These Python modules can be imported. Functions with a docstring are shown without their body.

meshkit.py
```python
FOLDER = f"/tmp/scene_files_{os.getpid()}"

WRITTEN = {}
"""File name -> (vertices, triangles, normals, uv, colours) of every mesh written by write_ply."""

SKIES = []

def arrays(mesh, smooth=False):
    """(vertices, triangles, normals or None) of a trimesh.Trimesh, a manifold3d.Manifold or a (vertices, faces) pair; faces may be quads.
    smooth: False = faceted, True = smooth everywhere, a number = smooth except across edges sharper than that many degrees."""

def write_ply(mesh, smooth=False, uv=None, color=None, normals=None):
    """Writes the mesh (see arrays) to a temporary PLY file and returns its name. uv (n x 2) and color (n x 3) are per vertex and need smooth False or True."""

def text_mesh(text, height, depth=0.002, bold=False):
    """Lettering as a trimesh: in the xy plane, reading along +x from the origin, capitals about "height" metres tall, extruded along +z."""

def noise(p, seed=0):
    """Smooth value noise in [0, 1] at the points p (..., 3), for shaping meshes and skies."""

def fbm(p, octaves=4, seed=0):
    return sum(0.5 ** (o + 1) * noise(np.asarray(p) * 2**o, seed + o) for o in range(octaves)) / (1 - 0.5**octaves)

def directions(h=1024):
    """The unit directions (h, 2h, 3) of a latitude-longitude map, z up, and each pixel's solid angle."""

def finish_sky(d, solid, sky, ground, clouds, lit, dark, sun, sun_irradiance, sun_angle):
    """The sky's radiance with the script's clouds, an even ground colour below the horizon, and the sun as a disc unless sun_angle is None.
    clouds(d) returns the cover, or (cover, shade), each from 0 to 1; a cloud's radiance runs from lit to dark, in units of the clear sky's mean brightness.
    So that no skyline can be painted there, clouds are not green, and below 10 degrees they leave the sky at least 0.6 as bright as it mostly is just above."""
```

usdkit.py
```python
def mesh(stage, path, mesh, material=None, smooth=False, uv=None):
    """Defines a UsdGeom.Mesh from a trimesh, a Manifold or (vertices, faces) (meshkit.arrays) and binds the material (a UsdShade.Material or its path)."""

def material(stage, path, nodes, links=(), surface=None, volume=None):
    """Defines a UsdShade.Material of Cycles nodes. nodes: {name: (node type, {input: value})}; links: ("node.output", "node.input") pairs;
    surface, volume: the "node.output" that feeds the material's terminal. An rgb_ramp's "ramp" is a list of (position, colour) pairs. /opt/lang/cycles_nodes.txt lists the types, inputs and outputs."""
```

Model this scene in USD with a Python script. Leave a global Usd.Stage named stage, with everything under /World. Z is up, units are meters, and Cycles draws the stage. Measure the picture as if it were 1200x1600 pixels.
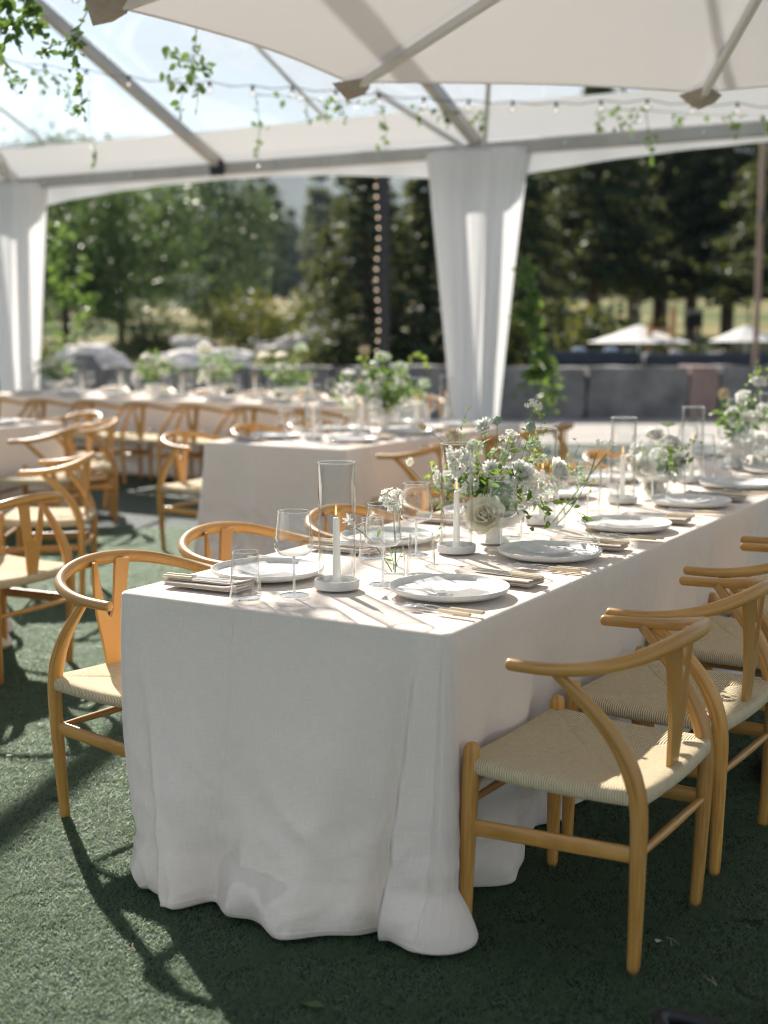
import math
import numpy as np, trimesh
from shapely.geometry import Polygon, LineString
import usdkit, meshkit
from pxr import Usd, UsdGeom, UsdLux, UsdShade, Gf, Vt, Sdf

stage = Usd.Stage.CreateInMemory()
UsdGeom.SetStageUpAxis(stage, 'Z')
UsdGeom.SetStageMetersPerUnit(stage, 1.0)
UsdGeom.Xform.Define(stage, '/World')
UsdGeom.Scope.Define(stage, '/World/Looks')
rng = np.random.default_rng(7)
PI = math.pi

# ------------------------------------------------------------------ camera, sky, sun, exposure
CAM_H, PITCH, FPX = 1.4581, math.radians(7.9738), 2066.7      # FPX: focal length in widths of 1200
HAZE = .00014
EXPOSURE = 1.2
SUN_EL, SUN_AZ = math.radians(35.3), math.atan2(-.398, .917)    # azimuth clockwise from +y
SKY_STRENGTH, SUN_STRENGTH = .135, 1.2
cam = UsdGeom.Camera.Define(stage, '/World/camera')
cam.CreateHorizontalApertureAttr(36.0)
cam.CreateVerticalApertureAttr(48.0)
cam.CreateFocalLengthAttr(36.0 * FPX / 1200)
cam.CreateFStopAttr(2.5)
cam.CreateFocusDistanceAttr(3.7)
cam.CreateExposureAttr(EXPOSURE)
cam.AddTranslateOp().Set(Gf.Vec3d(0, 0, CAM_H))
cam.AddRotateXOp().Set(90 - math.degrees(PITCH))
cam.CreateClippingRangeAttr(Gf.Vec2f(.05, 50000))

sun_dir = np.array([math.sin(SUN_AZ) * math.cos(SUN_EL), math.cos(SUN_AZ) * math.cos(SUN_EL), math.sin(SUN_EL)])
dome = UsdLux.DomeLight.Define(stage, '/World/sky')
sky_mat = usdkit.material(stage, '/World/Looks/sky', {
    "tc": ("texture_coordinate", {}),
    "sky": ("sky_texture", {"sky_type": "single_scattering", "sun_disc": False, "sun_elevation": SUN_EL, "sun_rotation": SUN_AZ, "air_density": 1.0, "aerosol_density": .5}),
    "map": ("mapping", {"scale": (1., 1., 2.6)}),
    "n": ("noise_texture", {"scale": 3.1, "detail": 7., "roughness": .56, "distortion": .25}),
    "r": ("rgb_ramp", {"ramp": [(0, (0, 0, 0)), (.45, (0.04, .04, .04)), (.62, (.8, .8, .8)), (.76, (1, 1, 1)), (1, (1, 1, 1))]}),
    "mx": ("mix_color", {"blend_type": "mix", "b": (3.35, 3.12, 2.86)}), "hs": ("hsv", {"saturation": 1.15, "value": .5}), "wm": ("mix_color", {"blend_type": "multiply", "fac": 1., "b": (1.08, 1., .91)}),
    "b": ("background_shader", {"strength": SKY_STRENGTH})},
    [("tc.generated", "map.vector"), ("map.vector", "n.vector"), ("n.fac", "r.fac"), ("r.color", "mx.fac"), ("sky.color", "hs.color"), ("hs.color", "wm.a"), ("wm.result", "mx.a"), ("mx.result", "b.color")], surface="b.background")
UsdShade.MaterialBindingAPI.Apply(dome.GetPrim()).Bind(sky_mat)
dome.GetPrim().SetCustomDataByKey('kind', 'structure')
sun = UsdLux.DistantLight.Define(stage, '/World/sun')
sun.CreateIntensityAttr(SUN_STRENGTH)
sun.CreateNormalizeAttr(True)
sun.CreateAngleAttr(.53)
sun.CreateColorAttr(Gf.Vec3f(1.0, .93, .83))
_z = sun_dir; _x = np.cross([0, 0, 1], _z); _x /= np.linalg.norm(_x); _y = np.cross(_z, _x)
_m = np.eye(4); _m[0, :3] = _x; _m[1, :3] = _y; _m[2, :3] = _z
sun.AddTransformOp().Set(Gf.Matrix4d(_m.tolist()))

# ------------------------------------------------------------------ frames and helpers
TH = math.radians(30.409)                                     # the tables' long axis, clockwise from +y
UA = np.array([math.sin(TH), math.cos(TH), 0.]); VA = np.array([math.cos(TH), -math.sin(TH), 0.])
CORNER = np.array([.159, 2.973, 0.])                          # near right corner of the near table
TROT = -math.degrees(TH)
TOP = .757

def W(a, b, z=0.):
    return CORNER + UA * a + VA * b + np.array([0, 0, z])

def _ray(px, py):
    a, b = (px - 600) / FPX, (800 - py) / FPX
    return np.array([a, math.cos(PITCH) + b * math.sin(PITCH), -math.sin(PITCH) + b * math.cos(PITCH)])

def at(px, py, y):
    """the point at distance y in front of the camera that the photograph shows at this pixel"""
    D = _ray(px, py)
    return np.array([0, 0, CAM_H]) + D * y / D[1]

def onz(px, py, z=0.):
    D = _ray(px, py)
    return np.array([0, 0, CAM_H]) + D * (z - CAM_H) / D[2]

_used = {}
def numbered(parent, name):
    k = (parent, name)
    n = _used.get(k, 0); _used[k] = n + 1
    return f"{parent}/{name}" if n == 0 else f"{parent}/{name}_{n:03d}"

def setdata(p, label=None, cat=None, group=None, kind=None):
    for k, x in (('label', label), ('category', cat), ('group', group), ('kind', kind)):
        if x:
            p.SetCustomDataByKey(k, x)

def place(prim, loc, rotz=0., scale=None, rotx=None, roty=None):
    x = UsdGeom.Xformable(prim)
    x.AddTranslateOp().Set(Gf.Vec3d(*map(float, loc)))
    x.AddRotateZOp().Set(float(rotz))
    if roty is not None:
        x.AddRotateYOp().Set(float(roty))
    if rotx is not None:
        x.AddRotateXOp().Set(float(rotx))
    if scale is not None:
        x.AddScaleOp().Set(Gf.Vec3f(*([float(scale)] * 3 if np.ndim(scale) == 0 else map(float, scale))))

def thing(name, label, cat, loc=(0, 0, 0), rotz=0., group=None, kind=None, **kw):
    x = UsdGeom.Xform.Define(stage, numbered('/World', name))
    place(x, loc, rotz, **kw)
    setdata(x.GetPrim(), label, cat, group, kind)
    return str(x.GetPath())

def copy(src, name, label, cat, loc, rotz=0., group=None, **kw):
    x = UsdGeom.Xform.Define(stage, numbered('/World', name))
    x.GetPrim().GetReferences().AddInternalReference(src)
    x.GetPrim().SetInstanceable(True)
    place(x, loc, rotz, **kw)
    setdata(x.GetPrim(), label, cat, group)
    return str(x.GetPath())

def proto(name):
    """an abstract class prim that copies refer to"""
    stage.CreateClassPrim('/World/' + name)
    return '/World/' + name

def part(parent, name, m, mat, smooth=False, uv=None, label=None):
    p = numbered(parent, name)
    q = usdkit.mesh(stage, p, m, mat, smooth, uv)
    if label:
        q.GetPrim().SetCustomDataByKey('label', label)
    return p

def solo(name, m, mat, label, cat, group=None, kind=None, smooth=False, uv=None, loc=None, rotz=0., **kw):
    p = numbered('/World', name)
    q = usdkit.mesh(stage, p, m, mat, smooth, uv)
    if loc is not None:
        place(q, loc, rotz, **kw)
    setdata(q.GetPrim(), label, cat, group, kind)
    return p

def structure(name, m, mat, smooth=False, kind='structure'):
    q = usdkit.mesh(stage, '/World/' + name, m, mat, smooth)
    setdata(q.GetPrim(), kind=kind)
    return q

def cat_(ms):
    vs, fs, n = [], [], 0
    for m in ms:
        v, f = (m.vertices, m.faces) if hasattr(m, 'vertices') else m
        v, f = np.asarray(v, float), np.asarray(f, int)
        if f.shape[1] == 4:
            f = np.vstack([f[:, [0, 1, 2]], f[:, [0, 2, 3]]])
        vs.append(v); fs.append(f + n); n += len(v)
    return np.vstack(vs), np.vstack(fs)

def box(cx, cy, cz, sx, sy, sz, rz=0.):
    m = trimesh.creation.box((sx, sy, sz))
    if rz:
        m.apply_transform(trimesh.transformations.rotation_matrix(rz, [0, 0, 1]))
    m.apply_translation((cx, cy, cz))
    return np.array(m.vertices), np.array(m.faces)

def cbox(sx, sy, sz, c=.004):
    """a chamfered box round the origin"""
    import manifold3d as mf
    a = np.array([[x * (sx / 2 - (k != 0) * c), y * (sy / 2 - (k != 1) * c), z * (sz / 2 - (k != 2) * c)] for k in range(3) for x in (-1, 1) for y in (-1, 1) for z in (-1, 1)])
    m = trimesh.convex.convex_hull(a)
    return np.array(m.vertices), np.array(m.faces)

def moved(m, loc=(0, 0, 0), R=None, s=1.):
    v, f = m
    v = np.asarray(v) * s
    if R is not None:
        v = v @ np.asarray(R).T
    return v + np.asarray(loc), f

def rotm(axis, ang):
    return trimesh.transformations.rotation_matrix(ang, axis)[:3, :3]

def align(d, twist=0.):
    """rotation that takes +z to d"""
    d = np.asarray(d, float); d = d / np.linalg.norm(d)
    a = np.array([0, 0, 1.]) if abs(d[2]) < .95 else np.array([1., 0, 0])
    x = np.cross(a, d); x /= np.linalg.norm(x); y = np.cross(d, x)
    R = np.stack([x, y, d], 1)
    return R @ rotm([0, 0, 1], twist)

def tube(path, r, sides=10, up=None, flat=None, closed=False):
    """sweep; r radii along the path; flat: (n) vertical radii if the section is an ellipse. returns (v, f), uv"""
    p = np.asarray(path, float); n = len(p)
    r = np.broadcast_to(np.asarray(r, float), (n,)); q = r if flat is None else np.broadcast_to(np.asarray(flat, float), (n,))
    t = np.gradient(p, axis=0)
    t /= np.linalg.norm(t, axis=1, keepdims=True) + 1e-12
    a = np.zeros_like(p)
    ref = np.array(up if up is not None else ([0, 0, 1.] if abs(t[0, 2]) < .9 else [1., 0, 0]))
    for i in range(n):
        x = np.cross(ref, t[i])
        if np.linalg.norm(x) < 1e-6:
            x = a[i - 1] if i else np.array([1., 0, 0])
        a[i] = x / np.linalg.norm(x)
        if up is None:
            ref = np.cross(t[i], a[i])
    b = np.cross(t, a)
    k = np.arange(sides) * 2 * PI / sides
    ring = p[:, None] + r[:, None, None] * np.cos(k)[None, :, None] * a[:, None] + q[:, None, None] * np.sin(k)[None, :, None] * b[:, None]
    v = ring.reshape(-1, 3)
    i, j = np.meshgrid(np.arange(n - 1), np.arange(sides), indexing='ij')
    f = np.stack([i * sides + j, i * sides + (j + 1) % sides, (i + 1) * sides + (j + 1) % sides, (i + 1) * sides + j], -1).reshape(-1, 4)
    f = np.vstack([f[:, [0, 1, 2]], f[:, [0, 2, 3]]])
    v = np.vstack([v, p[:1], p[-1:]]); c0, c1 = n * sides, n * sides + 1
    jj = np.arange(sides); l = (n - 1) * sides
    f = np.vstack([f, np.stack([np.full(sides, c0), (jj + 1) % sides, jj], 1), np.stack([np.full(sides, c1), l + jj, l + (jj + 1) % sides], 1)])
    s = np.r_[0, np.cumsum(np.linalg.norm(np.diff(p, axis=0), axis=1))]
    uv = np.stack([np.repeat(s, sides), np.tile(np.abs(k / (2 * PI) - .5) * 2 * PI * r.max(), n)], 1)
    uv = np.vstack([uv, [[s[0], 0.01], [s[-1], .01]]])
    return (v, f), uv

def spline(pts, n):
    from scipy.interpolate import CubicSpline
    pts = np.asarray(pts, float)
    s = np.r_[0, np.cumsum(np.linalg.norm(np.diff(pts, axis=0), axis=1) ** .5)]
    return CubicSpline(s, pts)(np.linspace(0, s[-1], n))

def lathe(profile, n=32, lobes=None):
    pr = np.asarray(profile, float); m = len(pr)
    k = np.arange(n) * 2 * PI / n
    v = np.stack([pr[:, None, 0] * np.cos(k), pr[:, None, 0] * np.sin(k), np.repeat(pr[:, None, 1], n, 1)], -1).reshape(-1, 3)
    i, j = np.meshgrid(np.arange(m - 1), np.arange(n), indexing='ij')
    f = np.stack([i * n + j, i * n + (j + 1) % n, (i + 1) * n + (j + 1) % n, (i + 1) * n + j], -1).reshape(-1, 4)
    return v, np.vstack([f[:, [0, 1, 2]], f[:, [0, 2, 3]]])

def gridmesh(P):
    n, m = P.shape[:2]
    i, j = np.meshgrid(np.arange(n - 1), np.arange(m - 1), indexing='ij'); k = i * m + j
    f = np.stack([k, k + m, k + m + 1, k + 1], -1).reshape(-1, 4)
    return P.reshape(-1, 3), np.vstack([f[:, [0, 1, 2]], f[:, [0, 2, 3]]])

# ------------------------------------------------------------------ materials
def M(name, nodes, links=(), surface="p.BSDF", volume=None):
    return usdkit.material(stage, '/World/Looks/' + name, nodes, links, surface=surface, volume=volume)

def plain(name, c, rough=.5, metallic=0., spec=.5, **kw):
    return M(name, {"p": ("principled_bsdf", {"base_color": c, "roughness": rough, "metallic": metallic, "specular_ior_level": spec, **kw})})

def noisy(name, c1, c2, scale, rough=.7, detail=4., bump=0., bscale=None, bdist=.002, coord="object", stretch=(1, 1, 1), spec=.5, **kw):
    nodes = {"tc": ("texture_coordinate", {}), "m": ("mapping", {"scale": stretch}), "n": ("noise_texture", {"scale": scale, "detail": detail, "roughness": .6}),
             "r": ("rgb_ramp", {"ramp": [(0, c1), (.3, c1), (.7, c2), (1, c2)]}), "p": ("principled_bsdf", {"roughness": rough, "specular_ior_level": spec, **kw})}
    links = [("tc." + coord, "m.vector"), ("m.vector", "n.vector"), ("n.fac", "r.fac"), ("r.color", "p.base_color")]
    if bump:
        nodes["bn"] = ("noise_texture", {"scale": bscale or scale * 4, "detail": 5.}); nodes["b"] = ("bump", {"strength": bump, "distance": bdist})
        links += [("m.vector", "bn.vector"), ("bn.fac", "b.height"), ("b.normal", "p.normal")]
    return M(name, nodes, links)

wood = M('oiled_wood', {
    "tc": ("texture_coordinate", {}), "m": ("mapping", {"scale": (2.6, 55., 1.)}), "oi": ("object_info", {}),
    "n": ("noise_texture", {"scale": 1.6, "detail": 5., "roughness": .6, "distortion": .6}), "n2": ("noise_texture", {"scale": 3.5, "detail": 2.}),
    "r": ("rgb_ramp", {"ramp": [(0, (.27, .115, .022)), (.36, (.41, .192, .042)), (.5, (.53, .274, .068)), (.64, (.59, .32, .09)), (1, (.66, .39, .125))]}),
    "hs": ("hsv", {}), "va": ("map_range", {"from_min": 0., "from_max": 1., "to_min": .80, "to_max": 1.14}),
    "b": ("bump", {"strength": .08, "distance": .001}),
    "p": ("principled_bsdf", {"roughness": .36, "specular_ior_level": .5, "coat_weight": .12, "coat_roughness": .25})},
    [("tc.UV", "m.vector"), ("m.vector", "n.vector"), ("tc.object", "n2.vector"), ("n.fac", "r.fac"), ("r.color", "hs.color"), ("oi.random", "va.value"), ("va.result", "hs.value"), ("hs.color", "p.base_color"), ("n.fac", "b.height"), ("b.normal", "p.normal")])
cord = M('paper_cord', {
    "tc": ("texture_coordinate", {}), "w": ("wave_texture", {"wave_type": "bands", "bands_direction": "x", "profile": "sine", "scale": 50., "distortion": .3, "detail": 1., "detail_scale": 30.}),
    "n": ("noise_texture", {"scale": 60., "detail": 3.}),
    "r": ("rgb_ramp", {"ramp": [(0, (.36, .26, .13)), (.22, (.68, .53, .32)), (.6, (.86, .71, .46)), (1, (.90, .76, .52))]}),
    "r2": ("rgb_ramp", {"ramp": [(0, (.78, .78, .78)), (1, (1.1, 1.1, 1.1))]}), "mx": ("mix_color", {"blend_type": "multiply", "fac": 1.}),
    "b": ("bump", {"strength": 1., "distance": .0026}), "p": ("principled_bsdf", {"roughness": .75, "specular_ior_level": .25})},
    [("tc.UV", "w.vector"), ("tc.object", "n.vector"), ("w.fac", "r.fac"), ("n.fac", "r2.fac"), ("r.color", "mx.a"), ("r2.color", "mx.b"), ("mx.result", "p.base_color"), ("w.fac", "b.height"), ("b.normal", "p.normal")])

def linen(name, c, tint=.93):
    c2 = tuple(x * tint for x in c)
    return M(name, {
        "tc": ("texture_coordinate", {}), "m1": ("mapping", {"scale": (1., .06, 1.)}), "m2": ("mapping", {"scale": (.06, 1., 1.)}),
        "a": ("noise_texture", {"scale": 420., "detail": 2.}), "b": ("noise_texture", {"scale": 420., "detail": 2.}), "ad": ("math", {"math_type": "add"}),
        "big": ("noise_texture", {"scale": 2.2, "detail": 4., "roughness": .6}),
        "r": ("rgb_ramp", {"ramp": [(.3, c2), (.6, c)]}), "hf": ("math", {"math_type": "multiply", "value2": .5}),
        "bm": ("bump", {"strength": .55, "distance": .0014}), "bw": ("bump", {"strength": .45, "distance": .03}),
        "sx": ("separate_xyz", {}), "pp": ("math", {"math_type": "pingpong", "value2": .31}), "pq": ("math", {"math_type": "pingpong", "value2": .37}), "mn": ("math", {"math_type": "minimum"}), "mr": ("map_range", {"from_min": 0., "from_max": .007, "range_type": "smoothstep"}),
        "wr": ("noise_texture", {"scale": 9., "detail": 5., "roughness": .55, "distortion": .8}), "bc": ("bump", {"strength": .35, "distance": .004}), "bv": ("bump", {"strength": .35, "distance": .010}),
        "p": ("principled_bsdf", {"roughness": .9, "specular_ior_level": .15, "sheen_weight": .12, "sheen_roughness": .5})},
        [("tc.UV", "sx.vector"), ("sx.x", "pp.value1"), ("sx.y", "pq.value1"), ("pp.value", "mn.value1"), ("pq.value", "mn.value2"), ("mn.value", "mr.value"), ("mr.result", "bc.height"), ("tc.UV", "wr.vector"), ("wr.fac", "bv.height"), ("bw.normal", "bc.normal"), ("bc.normal", "bv.normal"), ("bv.normal", "bm.normal"), ("tc.UV", "m1.vector"), ("tc.UV", "m2.vector"), ("m1.vector", "a.vector"), ("m2.vector", "b.vector"), ("a.fac", "ad.value1"), ("b.fac", "ad.value2"), ("ad.value", "hf.value1"), ("hf.value", "r.fac"),
         ("r.color", "p.base_color"), ("tc.UV", "big.vector"), ("big.fac", "bw.height"), ("ad.value", "bm.height"), ("bm.normal", "p.normal")])
cloth_mat = linen('ivory_linen', (.81, .70, .61), .90)
napkin_mat = linen('oat_linen', (.60, .51, .435), .88)

def panes(name, f0=.04, rough=.0, tint=(1, 1, 1), edge=(.82, .86, .86), gloss=(1, 1, 1), power=4.):
    """thin glass: what is behind shows through, the sky shows in it, its edges are denser"""
    return M(name, {
        "lw": ("layer_weight", {"blend": .5}), "pw": ("math", {"math_type": "power", "value2": power}), "sc": ("math", {"math_type": "multiply_add", "value2": .95, "value3": f0}),
        "pe": ("math", {"math_type": "power", "value2": 3.}), "r": ("rgb_ramp", {"ramp": [(0, tint), (1, edge)]}),
        "t": ("transparent_bsdf", {}), "g": ("glossy_bsdf", {"color": gloss, "roughness": rough, "distribution": "ggx"}), "mx": ("mix_closure", {})},
        [("lw.facing", "pe.value1"), ("pe.value", "r.fac"), ("r.color", "t.color"), ("lw.facing", "pw.value1"), ("pw.value", "sc.value1"), ("sc.value", "mx.fac"), ("t.BSDF", "mx.closure1"), ("g.BSDF", "mx.closure2")], surface="mx.closure")
glass = panes('clear_glass', .065, .025, (.985, .99, .99), (.30, .34, .35), power=2.1)
rim_glass = M('glass_rim', {"p": ("principled_bsdf", {"base_color": (.92, .95, .95), "roughness": .03, "transmission_weight": .55, "specular_ior_level": .8})})
vinyl = panes('clear_vinyl', .03, .05, (.87, .90, .93), (.78, .82, .86))

def fabric(name, c, trans=.4, tc=None, bump=.15):
    tc = tc or c
    return M(name, {
        "tx": ("texture_coordinate", {}), "n": ("noise_texture", {"scale": 3., "detail": 5.}), "bm": ("bump", {"strength": bump, "distance": .02}),
        "d": ("diffuse_bsdf", {"color": c}), "t": ("translucent_bsdf", {"color": tc}), "mx": ("mix_closure", {"fac": trans})},
        [("tx.object", "n.vector"), ("n.fac", "bm.height"), ("bm.normal", "d.normal"), ("d.BSDF", "mx.closure1"), ("t.BSDF", "mx.closure2")], surface="mx.closure")
drape_mat = fabric('white_drape', (.80, .80, .81), .36)
tent_fabric = fabric('tent_fabric', (.76, .77, .79), .22)
canopy_mat = fabric('canopy_canvas', (.87, .855, .87), .14, (.86, .83, .83), .1)
far_canopy = fabric('far_canopy', (.82, .80, .77), .2)

def leafmat(name, c1, c2, trans=.45, rough=.45, tc=None):
    t1 = tuple(min(1, x * y) for x, y in zip(c2, (1.5, 1.45, .6))) if tc is None else tc
    return M(name, {
        "g": ("geometry", {}), "r": ("rgb_ramp", {"ramp": [(0, c1), (1, c2)]}), "r2": ("rgb_ramp", {"ramp": [(0, tuple(x * .75 for x in t1)), (1, t1)]}),
        "p": ("principled_bsdf", {"roughness": rough, "specular_ior_level": .4}), "t": ("translucent_bsdf", {}), "mx": ("mix_closure", {"fac": trans})},
        [("g.random_per_island", "r.fac"), ("g.random_per_island", "r2.fac"), ("r.color", "p.base_color"), ("r2.color", "t.color"), ("p.BSDF", "mx.closure1"), ("t.BSDF", "mx.closure2")], surface="mx.closure")
leaf_bright = leafmat('vine_leaf', (.06, .13, .035), (.15, .26, .075), tc=(.22, .34, .06))
leaf_flower = leafmat('bouquet_leaf', (.09, .17, .055), (.20, .32, .11), .42)
leaf_lime = leafmat('lime_bud', (.25, .36, .10), (.42, .52, .2), .35)
tree_light = leafmat('broadleaf_foliage', (.045, .09, .035), (.13, .20, .08), .42, tc=(.17, .26, .07))
tree_mid = leafmat('woodland_foliage', (.04, .08, .035), (.11, .165, .075), .38, tc=(.14, .21, .07))
tree_dark = leafmat('conifer_foliage', (.026, .055, .028), (.12, .14, .08), .36, .6)
shrub_mat = leafmat('shrub_foliage', (.05, .08, .03), (.16, .17, .06), .3, .6)
bark = noisy('bark', (.055, .035, .025), (.13, .085, .06), 6., .9, stretch=(1, 1, .2), bump=.6, bdist=.03)
petal = lambda name, c, trans=.35: fabric(name, c, trans, tuple(min(1, x * 1.0) for x in c), .05)
petal_white = petal('white_petal', (.87, .86, .81), .45)
petal_cream = petal('cream_petal', (.88, .85, .74), .5)
petal_green = petal('greenish_petal', (.68, .76, .58))
pod_mat = noisy('poppy_pod', (.20, .27, .20), (.32, .38, .28), 60., .7)
tan_mat = noisy('dried_bloom', (.42, .33, .20), (.62, .52, .36), 80., .9)
stem_mat = plain('stem_green', (.13, .22, .07), .5)
stoneware = noisy('speckled_stoneware', (.64, .61, .57), (.74, .715, .68), 55., .38, detail=6., bump=.1, bscale=120., bdist=.001)
clay = noisy('cast_stone', (.55, .53, .50), (.64, .62, .59), 30., .8, bump=.2, bscale=90., bdist=.001)
ceramic = noisy('white_ceramic', (.70, .68, .64), (.76, .74, .70), 14., .45)
steel = plain('brushed_steel', (.62, .62, .62), .22, 1.)
handle_mat = noisy('pale_horn', (.62, .48, .31), (.76, .63, .45), 30., .4, stretch=(1, 1, 6))
wax = M('candle_wax', {"p": ("principled_bsdf", {"base_color": (.82, .775, .69), "roughness": .45})})
wick_mat = plain('wick', (.02, .02, .02), .9)
flame_mat = M('flame', {"e": ("emission", {"color": (1., .45, .14), "strength": 1.1})}, surface="e.emission")
vellum = M('vellum', {"d": ("diffuse_bsdf", {"color": (.80, .79, .77)}), "t": ("transparent_bsdf", {}), "mx": ("mix_closure", {"fac": .35})}, [("d.BSDF", "mx.closure1"), ("t.BSDF", "mx.closure2")], surface="mx.closure")
aluminium = noisy('tent_aluminium', (.40, .37, .345), (.50, .465, .44), 3., .42, spec=.5, stretch=(1, 1, 1), metallic=.35)
white_metal = plain('white_coated_metal', (.66, .66, .66), .4)
taupe = noisy('taupe_canvas', (.33, .29, .255), (.40, .355, .315), 30., .9)
black_metal = plain('black_metal', (.012, .012, .014), .5)
cable_mat = plain('black_cable', (.03, .03, .03), .6)
bulb_mat = M('lit_bulb', {"e": ("emission", {"color": (1., .74, .52), "strength": 1.1})}, surface="e.emission")
stone = noisy('granite_block', (.075, .075, .078), (.20, .195, .19), 2.2, .9, detail=8., bump=.7, bscale=7., bdist=.05)
stone_pink = noisy('pinkish_block', (.17, .115, .10), (.29, .21, .185), 2.2, .9, detail=8., bump=.7, bscale=7., bdist=.05)
rock_mat = noisy('pale_boulder', (.42, .39, .375), (.72, .68, .65), 2.0, .9, detail=8., bump=.8, bscale=6., bdist=.05)
rock_dark = noisy('dark_boulder', (.07, .072, .078), (.16, .155, .15), 2.0, .9, detail=8., bump=.8, bscale=6., bdist=.05)
paver_mat = noisy('pale_concrete', (.42, .42, .42), (.52, .52, .515), 9., .85, bump=.3, bdist=.003)
navy = noisy('navy_canvas', (.014, .018, .030), (.035, .042, .06), 8., .85)
pale_blue = noisy('pale_blue_canvas', (.25, .32, .42), (.33, .40, .50), 8., .85)
weathered = noisy('weathered_timber', (.20, .135, .10), (.30, .21, .16), 5., .8, stretch=(1, 1, .2))
teak = noisy('teak', (.30, .15, .055), (.42, .22, .085), 5., .6, stretch=(1, 1, .2))

# ------------------------------------------------------------------ terrain, paving, turf, hills
def terrain_h(x, y):
    base = np.where(y < 22.3, -.03, .35 + .038 * (np.clip(y, 22.3, 90) - 22.3))
    base = base + np.clip(y - 90, 0, 400) * .022 + np.clip(y - 300, 0, 500) * .05
    n = meshkit.fbm(np.stack([x * .12, y * .12, x * 0 + 3.3], -1), 4, 5) - .5
    n2 = meshkit.fbm(np.stack([x * .012, y * .012, x * 0 + 9.3], -1), 4, 8) - .5
    return base + np.where(y > 22.3, n * .9, 0.) + np.clip((y - 120) / 300, 0, 1) * n2 * 26
gx = np.r_[-3000, -2000, -1200, -800, -500, -300, np.linspace(-180, -44, 18), np.linspace(-40, 40, 81), np.linspace(44, 180, 18), 300, 500, 800, 1200, 2000, 3000]
gy = np.r_[-3000, -1000, -300, -60, -10, 10, 20, 22.0, 22.35, np.linspace(23, 60, 50), np.linspace(63, 180, 30), np.linspace(200, 900, 30), 1500, 3000]
GX, GY = np.meshgrid(gx, gy, indexing='ij')
ground_mat = M('ground', {
    "g": ("geometry", {}), "n": ("noise_texture", {"scale": .09, "detail": 5., "roughness": .6}), "n2": ("noise_texture", {"scale": 2.5, "detail": 6.}),
    "r": ("rgb_ramp", {"ramp": [(0, (.07, .10, .03)), (.42, (.10, .13, .04)), (.55, (.26, .21, .09)), (1, (.34, .27, .13))]}), "r2": ("rgb_ramp", {"ramp": [(0, (.6, .6, .6)), (1, (1.2, 1.2, 1.2))]}),
    "mx": ("mix_color", {"blend_type": "multiply", "fac": 1.}), "p": ("principled_bsdf", {"roughness": .95, "specular_ior_level": .1})},
    [("g.position", "n.vector"), ("g.position", "n2.vector"), ("n.fac", "r.fac"), ("n2.fac", "r2.fac"), ("r.color", "mx.a"), ("r2.color", "mx.b"), ("mx.result", "p.base_color")])
structure('ground', gridmesh(np.stack([GX, GY, terrain_h(GX, GY)], -1)), ground_mat, True)
gravel_mat = M('gravel', {
    "g": ("geometry", {}), "n": ("noise_texture", {"scale": .6, "detail": 5.}), "v": ("voronoi_texture", {"scale": 55.}), "r": ("rgb_ramp", {"ramp": [(.3, (.30, .275, .25)), (.7, (.42, .385, .355))]}),
    "b": ("bump", {"strength": .5, "distance": .01}), "p": ("principled_bsdf", {"roughness": .95})},
    [("g.position", "n.vector"), ("g.position", "v.vector"), ("n.fac", "r.fac"), ("r.color", "p.base_color"), ("v.distance", "b.height"), ("b.normal", "p.normal")])
def quad(pts, z):
    return np.array([[x, y, z] for x, y in pts], float), np.array([[0, 1, 2, 3]])
e0, e1 = W(13.2, -40)[:2], W(13.2, 30)[:2]
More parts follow.
